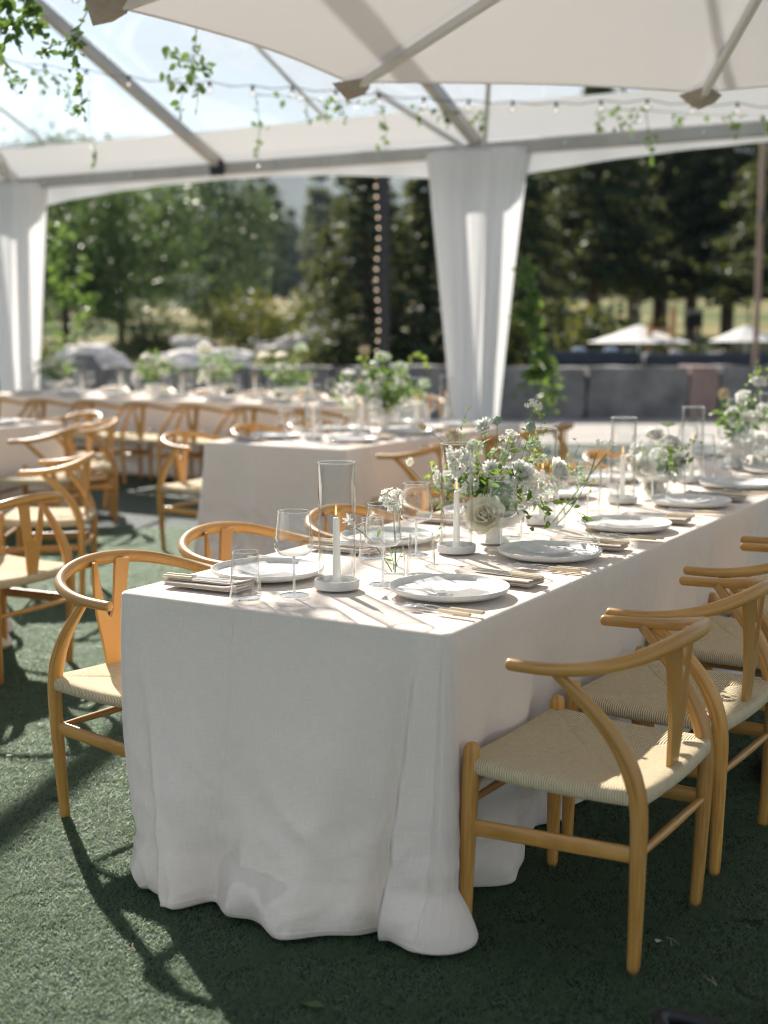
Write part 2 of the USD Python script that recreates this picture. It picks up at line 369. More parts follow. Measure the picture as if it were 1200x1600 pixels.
structure('gravel_path', quad([(-45, 12), (45, 12), (45, 22.2), (-45, 22.2)], -.008), gravel_mat)
turf_base = M('turf_backing', {
    "g": ("geometry", {}), "n": ("noise_texture", {"scale": 130., "detail": 3.}), "n2": ("noise_texture", {"scale": 1.3, "detail": 3.}),
    "r": ("rgb_ramp", {"ramp": [(.3, (.010, .022, .012)), (.7, (.045, .085, .045))]}), "r2": ("rgb_ramp", {"ramp": [(.3, (.8, .8, .8)), (.7, (1.1, 1.1, 1.1))]}), "mx": ("mix_color", {"blend_type": "multiply", "fac": 1.}),
    "b": ("bump", {"strength": 1., "distance": .02}), "p": ("principled_bsdf", {"roughness": .6, "specular_ior_level": .3})},
    [("g.position", "n.vector"), ("g.position", "n2.vector"), ("n.fac", "r.fac"), ("n2.fac", "r2.fac"), ("r.color", "mx.a"), ("r2.color", "mx.b"), ("mx.result", "p.base_color"), ("n.fac", "b.height"), ("b.normal", "p.normal")])
structure('artificial_turf', quad([(-45, -20), (45, -20), (45, 16.6), (-45, 16.6)], 0.), turf_base)
blade_mat = M('turf_blade', {
    "g": ("geometry", {}), "r": ("rgb_ramp", {"ramp": [(0, (.035, .075, .036)), (.5, (.095, .17, .075)), (.8, (.18, .265, .13)), (1, (.38, .42, .27))]}),
    "p": ("principled_bsdf", {"roughness": .42, "specular_ior_level": .55}), "t": ("translucent_bsdf", {"color": (.48, .60, .41)}), "mx": ("mix_closure", {"fac": .5})},
    [("g.random_per_island", "r.fac"), ("r.color", "p.base_color"), ("p.BSDF", "mx.closure1"), ("t.BSDF", "mx.closure2")], surface="mx.closure")

def turf_tile(seed, size=.25, count=2800):
    r = np.random.default_rng(seed)
    b = r.uniform(-size / 2, size / 2, (count, 2)); a = r.uniform(0, 2 * PI, count); h = r.uniform(.006, .014, count); lean = r.uniform(.8, 2.6, count) * h; la = r.uniform(0, 2 * PI, count); w = r.uniform(.0007, .0013, count)
    base = np.c_[b, np.zeros(count)]; side = np.c_[np.cos(a), np.sin(a), np.zeros(count)] * w[:, None]
    mid = base + np.c_[np.cos(la) * lean * .35, np.sin(la) * lean * .35, h * .6]; tip = base + np.c_[np.cos(la) * lean, np.sin(la) * lean, h]
    v = np.stack([base - side, base + side, mid + side * .8, mid - side * .8, tip], 1).reshape(-1, 3)
    k = np.arange(count)[:, None] * 5
    return v, np.vstack([k + [0, 1, 2], k + [0, 2, 3], k + [3, 2, 4]])
ti = UsdGeom.PointInstancer.Define(stage, '/World/turf_blades')
setdata(ti.GetPrim(), 'short dense dark green artificial turf blades covering the ground under the tables', 'turf', kind='stuff')
for k in range(3):
    usdkit.mesh(stage, f'/World/turf_blades/tuft_{k + 1:03d}', turf_tile(50 + k), blade_mat)
ti.CreatePrototypesRel().SetTargets([f'/World/turf_blades/tuft_{k + 1:03d}' for k in range(3)])
pos = []
for y in np.arange(2.2, 9.5, .2):
    for x in np.arange(-y * .33 - .4, y * .33 + .5, .2):
        pos.append((x + rng.uniform(-.03, .03), y + rng.uniform(-.03, .03), .0005))
pos = np.array(pos)
ti.CreatePositionsAttr(Vt.Vec3fArray.FromNumpy(pos.astype(np.float32)))
ti.CreateProtoIndicesAttr(Vt.IntArray.FromNumpy(rng.integers(0, 3, len(pos)).astype(np.int32)))
ang = rng.uniform(0, PI, len(pos))
ti.CreateOrientationsAttr(Vt.QuathArray([Gf.Quath(float(math.cos(a)), 0., 0., float(math.sin(a))) for a in ang]))

# hills
def ridge(x0, x1, y, depth, hfun, n=160, m=24):
    X, T = np.meshgrid(np.linspace(x0, x1, n), np.linspace(0, 1, m), indexing='ij')
    Y = y + depth * T
    return np.stack([X, Y, hfun(X, Y, T)], -1)
hill_mat = noisy('wooded_mountain', (.018, .032, .022), (.04, .06, .04), .02, .95, detail=8., coord="object")
structure('mountains', gridmesh(ridge(-2200, 2200, 900, 600, lambda X, Y, T: 8 + np.sin(T * PI * .5) * (168 + 70 * (meshkit.fbm(np.stack([X * .0032, Y * .0024, X * 0 + 2.], -1), 5, 3) - .4)), 260, 36)), hill_mat, True)

haze_mat = usdkit.material(stage, '/World/Looks/haze', {"v": ("principled_volume", {"color": (.62, .80, 1.), "density": HAZE, "anisotropy": .2})}, volume="v.volume")
hb = trimesh.creation.box((7000, 7000, 300)); hb.apply_translation((0, 0, 300 / 2 - 62))
if HAZE:
    structure('haze', (np.array(hb.vertices), np.array(hb.faces)), haze_mat, kind='stuff')
# ------------------------------------------------------------------ trees
def leaves(c, size, r, flat=0., spread=None):
    """leaf-sized rhombs at the points c"""
    n = len(c)
    d = r.normal(size=(n, 3)); d[:, 2] *= 1 - flat; d /= np.linalg.norm(d, axis=1, keepdims=True)
    e = np.cross(d, r.normal(size=(n, 3))); e /= np.linalg.norm(e, axis=1, keepdims=True) + 1e-9
    s = size * r.uniform(.6, 1.4, n)[:, None]
    v = np.stack([c - d * s, c + e * s * .45, c + d * s, c - e * s * .45], 1).reshape(-1, 3)
    k = np.arange(n)[:, None] * 4
    return v, np.vstack([k + [0, 1, 2], k + [0, 2, 3]])

def broadleaf(seed, h=9., w=6., n=9000, low=.12, leaf=.13, clumps=60):
    r = np.random.default_rng(seed)
    trunk = [np.array([0, 0, -.5]), np.array([r.normal(0, .08), r.normal(0, .08), h * .25]), np.array([r.normal(0, .3), r.normal(0, .3), h * .55]), np.array([r.normal(0, .3), r.normal(0, .3), h * .9])]
    parts = [tube(spline(trunk, 14), np.linspace(.022 * h, .004 * h, 14), 8)[0]]
    cc = []
    for k in range(clumps):
        z = h * (low + (1 - low) * r.beta(1.5, 1.6)); t = (z / h - low) / (1 - low)
        rad = w / 2 * (math.sin(PI * (.12 + .83 * t)) ** .7) * r.uniform(.55, 1.05); a = r.uniform(0, 2 * PI)
        c = np.array([rad * math.cos(a), rad * math.sin(a), z]); cc.append(c)
        if k % 3 == 0:
            z0 = max(h * .15, z * .7)
            parts.append(tube(spline([[0, 0, z0], c * [.5, .5, 1] * [1, 1, .92], c], 7), np.linspace(.007 * h, .0015 * h, 7), 5)[0])
    cc = np.array(cc); pick = r.integers(0, clumps, n); sz = r.uniform(.07, .15, clumps) * w
    c = cc[pick] + r.normal(size=(n, 3)) * sz[pick][:, None] * np.array([1, 1, .62])
    return cat_(parts), leaves(c, leaf, r)

def conifer(seed, h=13., w=5.5, n=9000, low=.16, leaf=.14, layers=26, droop=.25):
    r = np.random.default_rng(seed)
    parts = [tube([[0, 0, -.5], [0.05, 0, h * .3], [-.05, .05, h * .65], [0, 0, h]], [.019 * h, .016 * h, .009 * h, .002 * h], 9)[0]]
    pts = []
    for k in range(layers):
        z = h * (low + (1 - low) * (k + r.uniform(-.3, .3)) / layers); t = max(0, (z / h - low) / (1 - low))
        L = w / 2 * (1 - t) ** .8 * (.75 + .25 * min(1, t * 6))
        nb = 6 + int(r.integers(0, 4))
        for b in range(nb):
            a = 2 * PI * (b + r.uniform(-.4, .4)) / nb; l = L * r.uniform(.65, 1.15) + .15
            e = np.array([l * math.cos(a), l * math.sin(a), z - l * droop * r.uniform(.3, 1.4)])
            parts.append(tube([[0, 0, z], [e[0] * .5, e[1] * .5, z + .05], e], [.012 * h * .25, .007 * h * .25, .003], 4)[0])
            m = int(n / (layers * nb) * (1.6 - t))
            s = r.uniform(.1, 1.05, m) ** .7
            q = np.array([0, 0, z]) + s[:, None] * (e - [0, 0, z]) + r.normal(size=(m, 3)) * np.array([.17, .17, .10]) * (.5 + l * .22)
            q[:, 2] -= s * s * .1 * l
            pts.append(q)
    return cat_(parts), leaves(np.vstack(pts), leaf, r, .4)

def tree_class(name, mk, leafm):
    p = proto(name); t, c = mk
    part(p, 'trunk', t, bark, True); part(p, 'crown', c, leafm)
    return p
TA = tree_class('broadleaf_tree_class', broadleaf(1, 7.5, 5.5, 9000, .10), tree_light)
TB = tree_class('woodland_tree_class', broadleaf(2, 9., 7., 9000, .08, .16), tree_mid)
TC = tree_class('conifer_class', conifer(3, 12., 6.0, 10000, .05, .15), tree_dark)
TD = tree_class('tall_conifer_class', conifer(4, 15., 7.5, 12000, .27, .17), tree_dark)
TS = tree_class('sapling_class', broadleaf(6, 3.6, 1.5, 2600, .22, .075, 26), leaf_bright)

def tree(src, name, px, d, label, s=1., dz=0., group=None, rz=None, wide=1.):
    x = (px - 600) / FPX * d * 1.0
    z = float(terrain_h(np.array([x]), np.array([float(d)]))[0]) if d > 22.3 else 0.
    copy(src, name, label, 'tree', (x, d, z + dz), rng.uniform(0, 360) if rz is None else rz, group, scale=(s * wide, s * wide, s))
tree(TA, 'broadleaf_tree', 100, 35, 'bright green leafy tree just right of the left draped tent leg', .74)
tree(TA, 'broadleaf_tree', 195, 40, 'leafy green tree second from the left tent leg, above the pale boulders', .76)
tree(TB, 'broadleaf_tree', 15, 42, 'leafy tree half hidden behind the left draped tent leg', .52)
tree(TB, 'broadleaf_tree', 335, 52, 'large rounded green tree standing alone under the blue mountain, left of the conifers', .72, wide=.85)
tree(TC, 'conifer', 575, 26.5, 'big dark drooping conifer behind the black light post', .37, wide=1.5)
tree(TC, 'conifer', 515, 31, 'small dark conifer at the left flank of the big drooping conifer', .26, wide=1.1)
tree(TC, 'conifer', 668, 27.5, 'dark conifer directly behind the middle draped tent leg', .36, wide=1.4)
for k, (px, d, s, lb) in enumerate([(815, 30, .72, 'dark conifer right beside the middle draped tent leg'), (925, 33, .85, 'dark tall conifer left of the white parasol, brown boughs'),
        (1025, 36, .9, 'dark tall conifer whose trunk rises behind the white parasol'), (1075, 40, .95, 'thin trunked conifer between the parasol and the thick trunk'),
        (1130, 34.5, .9, 'dark tall conifer with the thick bare trunk right of the parasol'), (1235, 31, .85, 'tall conifer cut by the right edge of the picture'), (985, 46, 1.0, 'dark conifer furthest back in the right hand grove'), (870, 40, .9, 'dark conifer deep in the grove, left of the parasol')]):
    tree(TD if k else TC, 'tall_conifer', px, d, lb, s * .52, group='dark conifer grove', wide=1.4)
# low shrubs
def shrub(seed, w, h, n=1400, leaf=.07):
    r = np.random.default_rng(seed); cc = np.c_[r.normal(0, w * .25, (14, 2)), r.uniform(.15, .8, 14) * h]
    st = [tube([[0, 0, -.05], c * [.4, .4, .5], c], [.02, .012, .005], 4)[0] for c in cc]
    pk = r.integers(0, 14, n)
    return cat_(st), leaves(cc[pk] + r.normal(size=(n, 3)) * [w * .12, w * .12, h * .12], leaf, r)
SH = proto('shrub_class'); _t, _c = shrub(11, 2., 1.1)
part(SH, 'stem', _t, bark); part(SH, 'foliage', _c, shrub_mat)
def low(px, d, s, label, dz=0., sz=None):
    x = (px - 600) / FPX * d; z = float(terrain_h(np.array([x]), np.array([float(d)]))[0])
    copy(SH, 'shrub', label, 'shrub', (x, d, z + dz), rng.uniform(0, 360), None, scale=(s, s, sz or s))
for px, d, s, lb in ((900, 27, 1.3, 'brown green shrub left of the wooden armchair frame'), (850, 28, 1.2, 'dark shrub at the foot of the right grove beside the hanging vine'), (1090, 25.5, .55, 'small yellow green shrub between the two white parasols'),
        (1125, 26, .5, 'small green shrub under the right white parasol'), (980, 28, .8, 'brown shrub behind the left white parasol'), (415, 34, 1.2, 'yellow green shrub behind the boulders below the lone tree'),
        (470, 33, 1.4, 'olive shrub at the foot of the dark conifers'), (380, 40, 1.3, 'dry yellow shrub below the lone tree'), (250, 32, .9, 'green shrub beside the left boulders'), (330, 25, .5, 'small dark shrub between the pale boulders'), (440, 24.5, .55, 'low dark shrub just behind the wall, right of the boulders'),
        (60, 26, .8, 'dark shrub behind the left tent leg'), (520, 27, .9, 'low shrub between the boulders and the light post'), (760, 28, 1.1, 'shrub behind the middle tent leg')):
    low(px, d, s, lb)
# far wood on the slope below the mountain
fw = UsdGeom.PointInstancer.Define(stage, '/World/far_wood')
setdata(fw.GetPrim(), 'distant blue green conifer wood on the slope under the mountain', 'wood', kind='stuff')
_t, _c = conifer(21, 14., 5., 700, .05, .55, 12)
usdkit.mesh(stage, '/World/far_wood/far_conifer', cat_([_t, _c]), tree_dark)
fw.CreatePrototypesRel().SetTargets(['/World/far_wood/far_conifer'])
n = 900
fy = rng.uniform(150, 700, n); fx = rng.uniform(-.36, .36, n) * fy
fw.CreatePositionsAttr(Vt.Vec3fArray.FromNumpy(np.c_[fx, fy, terrain_h(fx, fy)].astype(np.float32)))
fw.CreateProtoIndicesAttr(Vt.IntArray.FromNumpy(np.zeros(n, np.int32)))
fw.CreateScalesAttr(Vt.Vec3fArray.FromNumpy(np.repeat(rng.uniform(.7, 1.4, (n, 1)), 3, 1).astype(np.float32)))

# ------------------------------------------------------------------ wall, boulders, garden behind
def rock(seed, sx, sy, sz, sub=3, rough=.6):
    m = trimesh.creation.icosphere(sub); v = m.vertices
    k = meshkit.fbm(v * 1.3 + seed * 7.1, 4, seed) - .5
    q = np.sign(v) * np.abs(v) ** .75
    v = q * (1 + rough * 2 * k[:, None])
    return v * np.array([sx, sy, sz]) / 2, np.array(m.faces)
def block(seed, L, D, H):
    m = trimesh.creation.box((L, D, H)); m = m.subdivide_to_size(.22); v = np.array(m.vertices)
    n = np.stack([meshkit.fbm(v * 2.1 + seed * 3.7 + k * 11, 4, seed + k) - .5 for k in range(3)], 1)
    return v + n * .10, np.array(m.faces)
wall = thing('stone_wall', 'low retaining wall of big rough grey stone blocks behind the turf', 'wall', (0, 21.6, 0))
x = -11.
k = 0
while x < 9.5:
    L = rng.uniform(1.3, 2.6)
    if 2.2 < x < 4.85:
        L = 4.87 - x if 4.87 - x < 2.9 else (4.87 - x) / 2
    pink = abs(x - 4.87) < .02
    L = .50 if pink else L
    part(wall, 'stone_block', moved(block(k, L - .04, .75, .84 + rng.uniform(-.03, .03)), (x + L / 2, rng.uniform(-.04, .04), .40)), stone_pink if pink else stone, 40, label='pinkish brown block' if pink else None)
    x += L; k += 1
def boulder(px, py, d, w, h, label, mat=rock_mat, seed=0):
    p = at(px, py, d)
    solo('boulder', rock(seed, w, w * .8, h), mat, label, 'boulder', loc=(p[0], d, p[2]), rotz=float(rng.uniform(0, 360)), smooth=40)
for i, (px, py, d, w, h, lb, mt) in enumerate([
    (290, 572, 24.5, .95, .55, 'pale boulder, left one of the pair in front of the lone tree', rock_mat), (352, 572, 25, 1.15, .6, 'pale slanting boulder, right one of the pair in front of the lone tree', rock_mat),
    (318, 552, 27, .6, .5, 'grey boulder wedged behind the pale pair', rock_dark), (300, 540, 29, .8, .4, 'small pale boulder above the left of the pair', rock_mat),
    (432, 553, 28, .7, .4, 'pale boulder by the dark shrub left of the conifers', rock_mat), (472, 540, 28, 1.1, .5, 'grey slab boulder leaning at the foot of the conifers', rock_mat), (487, 528, 29.5, .8, .6, 'upright pale boulder nearest the big conifer', rock_mat),
    (412, 543, 32, .5, .3, 'smallest pale boulder in the grass under the lone tree', rock_mat), (128, 588, 19.0, .5, .55, 'dark grey upright boulder beside the left tent leg', rock_dark), (140, 556, 23.5, .7, .42, 'pale boulder under the left leafy trees', rock_mat),
    (112, 558, 24.5, .55, .4, 'pale boulder closest to the left tent leg', rock_mat), (175, 570, 23.6, .7, .4, 'low pale boulder at the right end of the left group', rock_mat), (243, 585, 22.9, .6, .35, 'grey boulder behind the flowers of the far table', rock_mat),
    (672, 500, 33, 1.2, .6, 'pinkish boulder seen just left of the middle tent leg', rock_mat)]):
    boulder(px, py, d, w, h, lb, mt, i + 1)

def octa_canopy(r, h, n=8, sag=.05, rows=6):
    P = np.zeros((n, rows + 1, 9, 3))
    return P
def parasol_far(name, px, py, d, r, label, hub_up=.45, tilt=0.):
    c = at(px, py, d); gz = float(terrain_h(np.array([c[0]]), np.array([d]))[0])
    t = thing(name, label, 'parasol', (c[0], d, gz), rng.uniform(0, 45))
    hh = c[2] - gz
    part(t, 'pole', tube([[0, 0, -.2], [0, 0, hh + hub_up]], .025, 8)[0], white_metal, 40)
    for k in range(8):
        a0, a1 = k * PI / 4, (k + 1) * PI / 4
        S, T_ = np.meshgrid(np.linspace(0.02, 1, 6), np.linspace(0, 1, 5), indexing='ij')
        R_ = r * S * (1 - .05 * np.sin(T_ * PI) * S); A_ = a0 + (a1 - a0) * T_
        part(t, 'canopy_panel', gridmesh(np.stack([R_ * np.cos(A_), R_ * np.sin(A_), hh + hub_up * (1 - S) ** 1.15], -1)), far_canopy, True)
parasol_far('garden_parasol', 998, 535, 24.5, .95, 'white open parasol above the navy seats behind the stone wall', .33)
parasol_far('garden_parasol', 1165, 533, 26.5, .75, 'white open parasol at the right edge behind the stone wall', .33)
# wooden armchair frame, navy seats
def armchair():
    ms = []
    return ms
af = thing('wooden_frame', 'orange wooden frame standing by the left white parasol', 'frame', (4.98, 24.0, .0), 12)
for nm, b in (('post', box(-.22, 0, 1.15, .07, .07, .75)), ('post', box(.22, 0, 1.3, .08, .08, 1.05)), ('rail', box(0, .001, 1.40, .44, .065, .07)), ('rail', box(0, 0, .9, .36, .06, .06))):
    part(af, nm, b, teak)
def sofa(x, y, w, rz, label):
    z = float(terrain_h(np.array([x]), np.array([y]))[0])
    t = thing('navy_sofa', label, 'sofa', (x, y, z), rz)
    part(t, 'base', moved(cbox(w, .8, .36, .03), (0, 0, .2)), navy, 40)
    part(t, 'backrest', moved(cbox(w, .2, .26, .05), (0, .32, .50)), navy, 40)
    for s in (-1, 1):
        part(t, 'armrest', moved(cbox(.18, .78, .26, .04), (s * (w / 2 - .09), 0, .50)), navy, 40)
    for k in range(2):
        part(t, 'cushion', moved(cbox(w / 2 - .12, .5, .14, .05), ((k - .5) * (w / 2 - .1), -.08, .44)), navy, 40)
sofa(3.55, 23.3, 1.7, 180, 'navy sofa behind the wall, furthest left of the dark seats')
sofa(5.2, 23.1, 1.4, 176, 'navy sofa under the left white parasol')
sofa(6.5, 23.4, 1.5, 184, 'navy sofa behind the wall below the right white parasol')
for px, py, lb in ((905, 556, 'pale blue round cushion on the left navy sofa, left of two'), (955, 556, 'pale blue round cushion on the left navy sofa, right of two')):
    p = at(px, py, 23.0)
    solo('round_cushion', rock(3, .30, .16, .30, 2, .05), pale_blue, lb, 'cushion', loc=p, smooth=True)
p = at(1060, 565, 22.9)
solo('grey_cushion', moved(cbox(.42, .14, .34, .05)), paver_mat, 'pale grey square cushion leaning at the wall, under the wooden frame', 'cushion', loc=p, rotz=10, roty=24., smooth=40)
gr = thing('grill', 'black kettle box on legs with a white lid in the dry grass under the trees', 'grill', (8.45, 36.5, float(terrain_h(np.array([8.45]), np.array([36.5]))[0])), 0)
part(gr, 'box', moved(cbox(.45, .4, .35, .03), (0, 0, .75)), black_metal); part(gr, 'lid', moved(cbox(.47, .42, .14, .04), (0, 0, .995)), white_metal)
for sx in (-1, 1):
    part(gr, 'leg', box(sx * .18, 0, .28, .04, .3, .59), black_metal)
fence = thing('wire_fence', 'thin wire fence with posts along the dry field at the right', 'fence', (0, 44, 0))
for k in range(9):
    xx = 7.5 + k * .9; z = float(terrain_h(np.array([xx]), np.array([44.]))[0])
    part(fence, 'post', box(xx, 0, z + .55, .06, .06, 1.3), bark)
for k in range(3):
    zz = [float(terrain_h(np.array([7.5 + i * .9]), np.array([44.]))[0]) + .35 + k * .35 for i in range(9)]
    part(fence, 'wire', tube([[7.5 + i * .9, -.04, zz[i]] for i in range(9)], .006, 4)[0], steel)
hz = float(terrain_h(np.array([-11.9]), np.array([82.]))[0])
ho = thing('far_house', 'tiny white house with pale roof between the trees at the left', 'house', (-11.9, 82, hz), 15)
part(ho, 'wall', box(0, 0, .9, 2.0, 2.2, 1.9), white_metal); part(ho, 'roof', moved(gridmesh(np.array([[[-1.2, -1.3, 1.8], [-1.2, 1.3, 1.8]], [[0, -1.3, 2.7], [0, 1.3, 2.7]], [[1.2, -1.3, 1.8], [1.2, 1.3, 1.8]]])), (0, 0, 0.06)), paver_mat)
part(ho, 'door', box(.3, -1.12, .7, .5, .06, 1.3), bark)
# posts
lp = thing('light_post', 'black post wrapped with a string of lit bulbs in front of the dark conifers', 'post', tuple(at(600, 600, 20.) * [1, 1, 0]))
part(lp, 'post', box(0, 0, 2.2, .16, .16, 4.5), black_metal)
_pp = []
for k in range(26):
    z = .5 + k * .15; a = 2.4 * k
    _pp.append((-.10 - .02 * math.sin(k * .7), -.11, z))
    part(lp, 'bulb', moved(tuple(map(np.array, (trimesh.creation.icosphere(1).vertices * .016, trimesh.creation.icosphere(1).faces))), _pp[-1]), bulb_mat)
part(lp, 'cable', tube(np.array(_pp) + [.012, .012, 0], .004, 4)[0], cable_mat)
wp = thing('timber_post', 'brown timber post at the right edge in front of the dry field', 'post', tuple(at(1200, 600, 21.) * [1, 1, 0] + [0, .8, 0]))
part(wp, 'shaft', tube([[0, 0, -.1], [0.01, 0, 2.], [0, 0, 4.4]], [.05, .047, .042], 10)[0], weathered, 40)
part(wp, 'bracket', box(0, -.09, 3.2, .05, .12, .2), black_metal)

# ------------------------------------------------------------------ tent
EU, EH, SL = 8.5, 3.09, math.tan(math.radians(23.))       # eave line, its height, roof slope
LEGS = [-15.8, -10.0, -4.16, 1.68, 7.5]
tent = thing('clear_tent', 'frame tent with clear roof, white edge fabric and grey aluminium beams', 'tent', tuple(CORNER), TROT)   # local x = v, y = u
def rot_box(a, b, w, h, upv=(0, 0, 1)):
    a, b = np.array(a, float), np.array(b, float); d = b - a; L = np.linalg.norm(d); d /= L
    s = np.cross(upv, d); s /= np.linalg.norm(s); t = np.cross(d, s)
    c = .006
    prof = [(-w / 2 + c, -h / 2), (w / 2 - c, -h / 2), (w / 2, -h / 2 + c), (w / 2, h / 2 - c), (w / 2 - c, h / 2), (-w / 2 + c, h / 2), (-w / 2, h / 2 - c), (-w / 2, -h / 2 + c)]
    v = np.array([p + s * x + t * y for p in (a, b) for x, y in prof]); k = 8
    f = [[i, (i + 1) % k, k + (i + 1) % k] for i in range(k)] + [[i, k + (i + 1) % k, k + i] for i in range(k)] + [[0, i + 1, i] for i in range(1, k - 1)] + [[k, k + i, k + i + 1] for i in range(1, k - 1)]
    return v, np.array(f)
RU = 2.4
NU = RU - (EU - RU)
rz_ = EH + (EU - RU) * SL
for vv in LEGS:
    part(tent, 'leg', box(vv, EU, EH / 2 - .03, .1, .1, EH - .06), aluminium)
    part(tent, 'leg', box(vv, NU, EH / 2 - .03, .1, .1, EH - .06), aluminium)
for a, b in zip(LEGS[:-1], LEGS[1:]):
    for uu in (EU, NU):
        part(tent, 'eave_beam', rot_box((a + .06, uu, EH - .035), (b - .06, uu, EH - .035), .10, .115), aluminium)
RAFT = sorted(LEGS + [(a + b) / 2 - .02 for a, b in zip(LEGS[:-1], LEGS[1:])])
for vv in RAFT:
    part(tent, 'rafter', rot_box((vv, EU - .05, EH + .02), (vv, RU + .04, rz_ - .02), .085, .11), aluminium)
    part(tent, 'rafter', rot_box((vv, NU + .05, EH + .02), (vv, RU - .04, rz_ - .02), .085, .11), aluminium)
    part(tent, 'bracket', box(vv, EU - .075, EH - .03, .13, .07, .15), black_metal if vv not in LEGS else aluminium)
part(tent, 'ridge_beam', rot_box((LEGS[0], RU, rz_), (LEGS[-1], RU, rz_), .09, .12), aluminium)
for vv in (-4.16, -10.0):
    for s in (-1, 1):
        part(tent, 'brace', rot_box((vv + s * .07, EU - .06, EH - .05), (vv + s * .55, EU - .95, EH + .93 * SL), .045, .045), white_metal)
for i in range(len(RAFT) - 1):
    for sgn, u0 in ((1, EU), (-1, NU)):
        X, T_ = np.meshgrid(np.linspace(RAFT[i], RAFT[i + 1], 21), np.linspace(0, 1, 29), indexing='ij')
        t0 = .47
        D_ = t0 + (EU - RU - t0) * T_
        Z = EH + .075 + D_ * SL
        xi = (X - RAFT[i]) / (RAFT[i + 1] - RAFT[i])
        Z = Z - .05 * np.sin(xi * PI) * np.sin(T_ * PI) + .022 * (meshkit.fbm(np.stack([X * 1.7, D_ * 1.3, X * 0 + i], -1), 4, 4) - .5)
        part(tent, 'clear_roof_panel', gridmesh(np.stack([X, u0 - sgn * D_, Z], -1)), vinyl, True)
        X, T_ = np.meshgrid(np.linspace(RAFT[i], RAFT[i + 1], 13), np.linspace(0, 1, 5), indexing='ij')
        D_ = -.07 + (.47 + .07) * T_
        part(tent, 'white_roof_edge', gridmesh(np.stack([X, u0 - sgn * D_, EH + .078 + D_ * SL], -1)), tent_fabric, True)
for vv in (-9.0, -5.5, -2.6):
    part(tent, 'seam_tape', rot_box((vv, EU - .5, EH + .06 + .5 * SL), (vv, RU + .1, rz_ + .04), .05, .006), white_metal)
for a, b in zip(LEGS[:-1], LEGS[1:]):
    X, T_ = np.meshgrid(np.linspace(a, b, 49), np.linspace(0, 1, 7), indexing='ij')
    s = np.abs((X - (a + b) / 2) / ((b - a) / 2))
    depth = .17 + .19 * s ** 2.0
    Z = EH + .045 - depth * T_ - .0
    Yv = EU + .075 + .015 * np.sin(X * 9.) * T_ + .03 * T_
    part(tent, 'scalloped_valance', gridmesh(np.stack([X, Yv, Z], -1)), tent_fabric, True)
for vv in np.arange(-9.5, 1.6, .62):
    part(tent, 'beam_bolt', tube([[vv, EU - .062, EH - .035], [vv, EU - .05, EH - .035]], .016, 8)[0], steel)

def leg_drape(vv, label, wtop, wbot, seed):
    r = np.random.default_rng(seed)
    zs = np.linspace(EH + .04, .02, 46); k = np.linspace(-PI - .55, .55, 150)
    rows = []
    for z in zs:
        t = (EH - z) / EH
        w = wtop + (wbot - wtop) * min(1, t / .95) ** .92
        fold = sum(a * np.cos(n * k + ph + .4 * t) for a, n, ph in ((.075, 7, 1.), (.05, 13, 2.2), (.04, 4, seed * 1.), (.028, 23, .7)))
        amp = .35 + .65 * t
        rx = w / 2 * (1 + fold * amp * .55); ry = (.16 + .05 * (1 - t)) * (1 + fold * amp * 1.6)
        cs, sn = np.cos(k), np.sin(k)
        sq = (np.abs(cs) ** 2.6 + np.abs(sn) ** 2.6) ** (-1 / 2.6)
        rows.append(np.stack([rx * cs * sq, ry * sn * sq, np.full_like(k, z)], -1))
    P = np.array(rows)
    solo('leg_drape', gridmesh(P), drape_mat, label, 'drape', smooth=True, loc=W(vv, 0)[:3] * 0 + W(EU, vv, 0), rotz=TROT)
leg_drape(-4.18, 'white cloth drape wrapped round the middle tent leg, tapering to the floor', 1.03, .34, 2)
leg_drape(-10.08, 'white cloth drape wrapped round the left tent leg at the picture edge', 1.0, .36, 5)

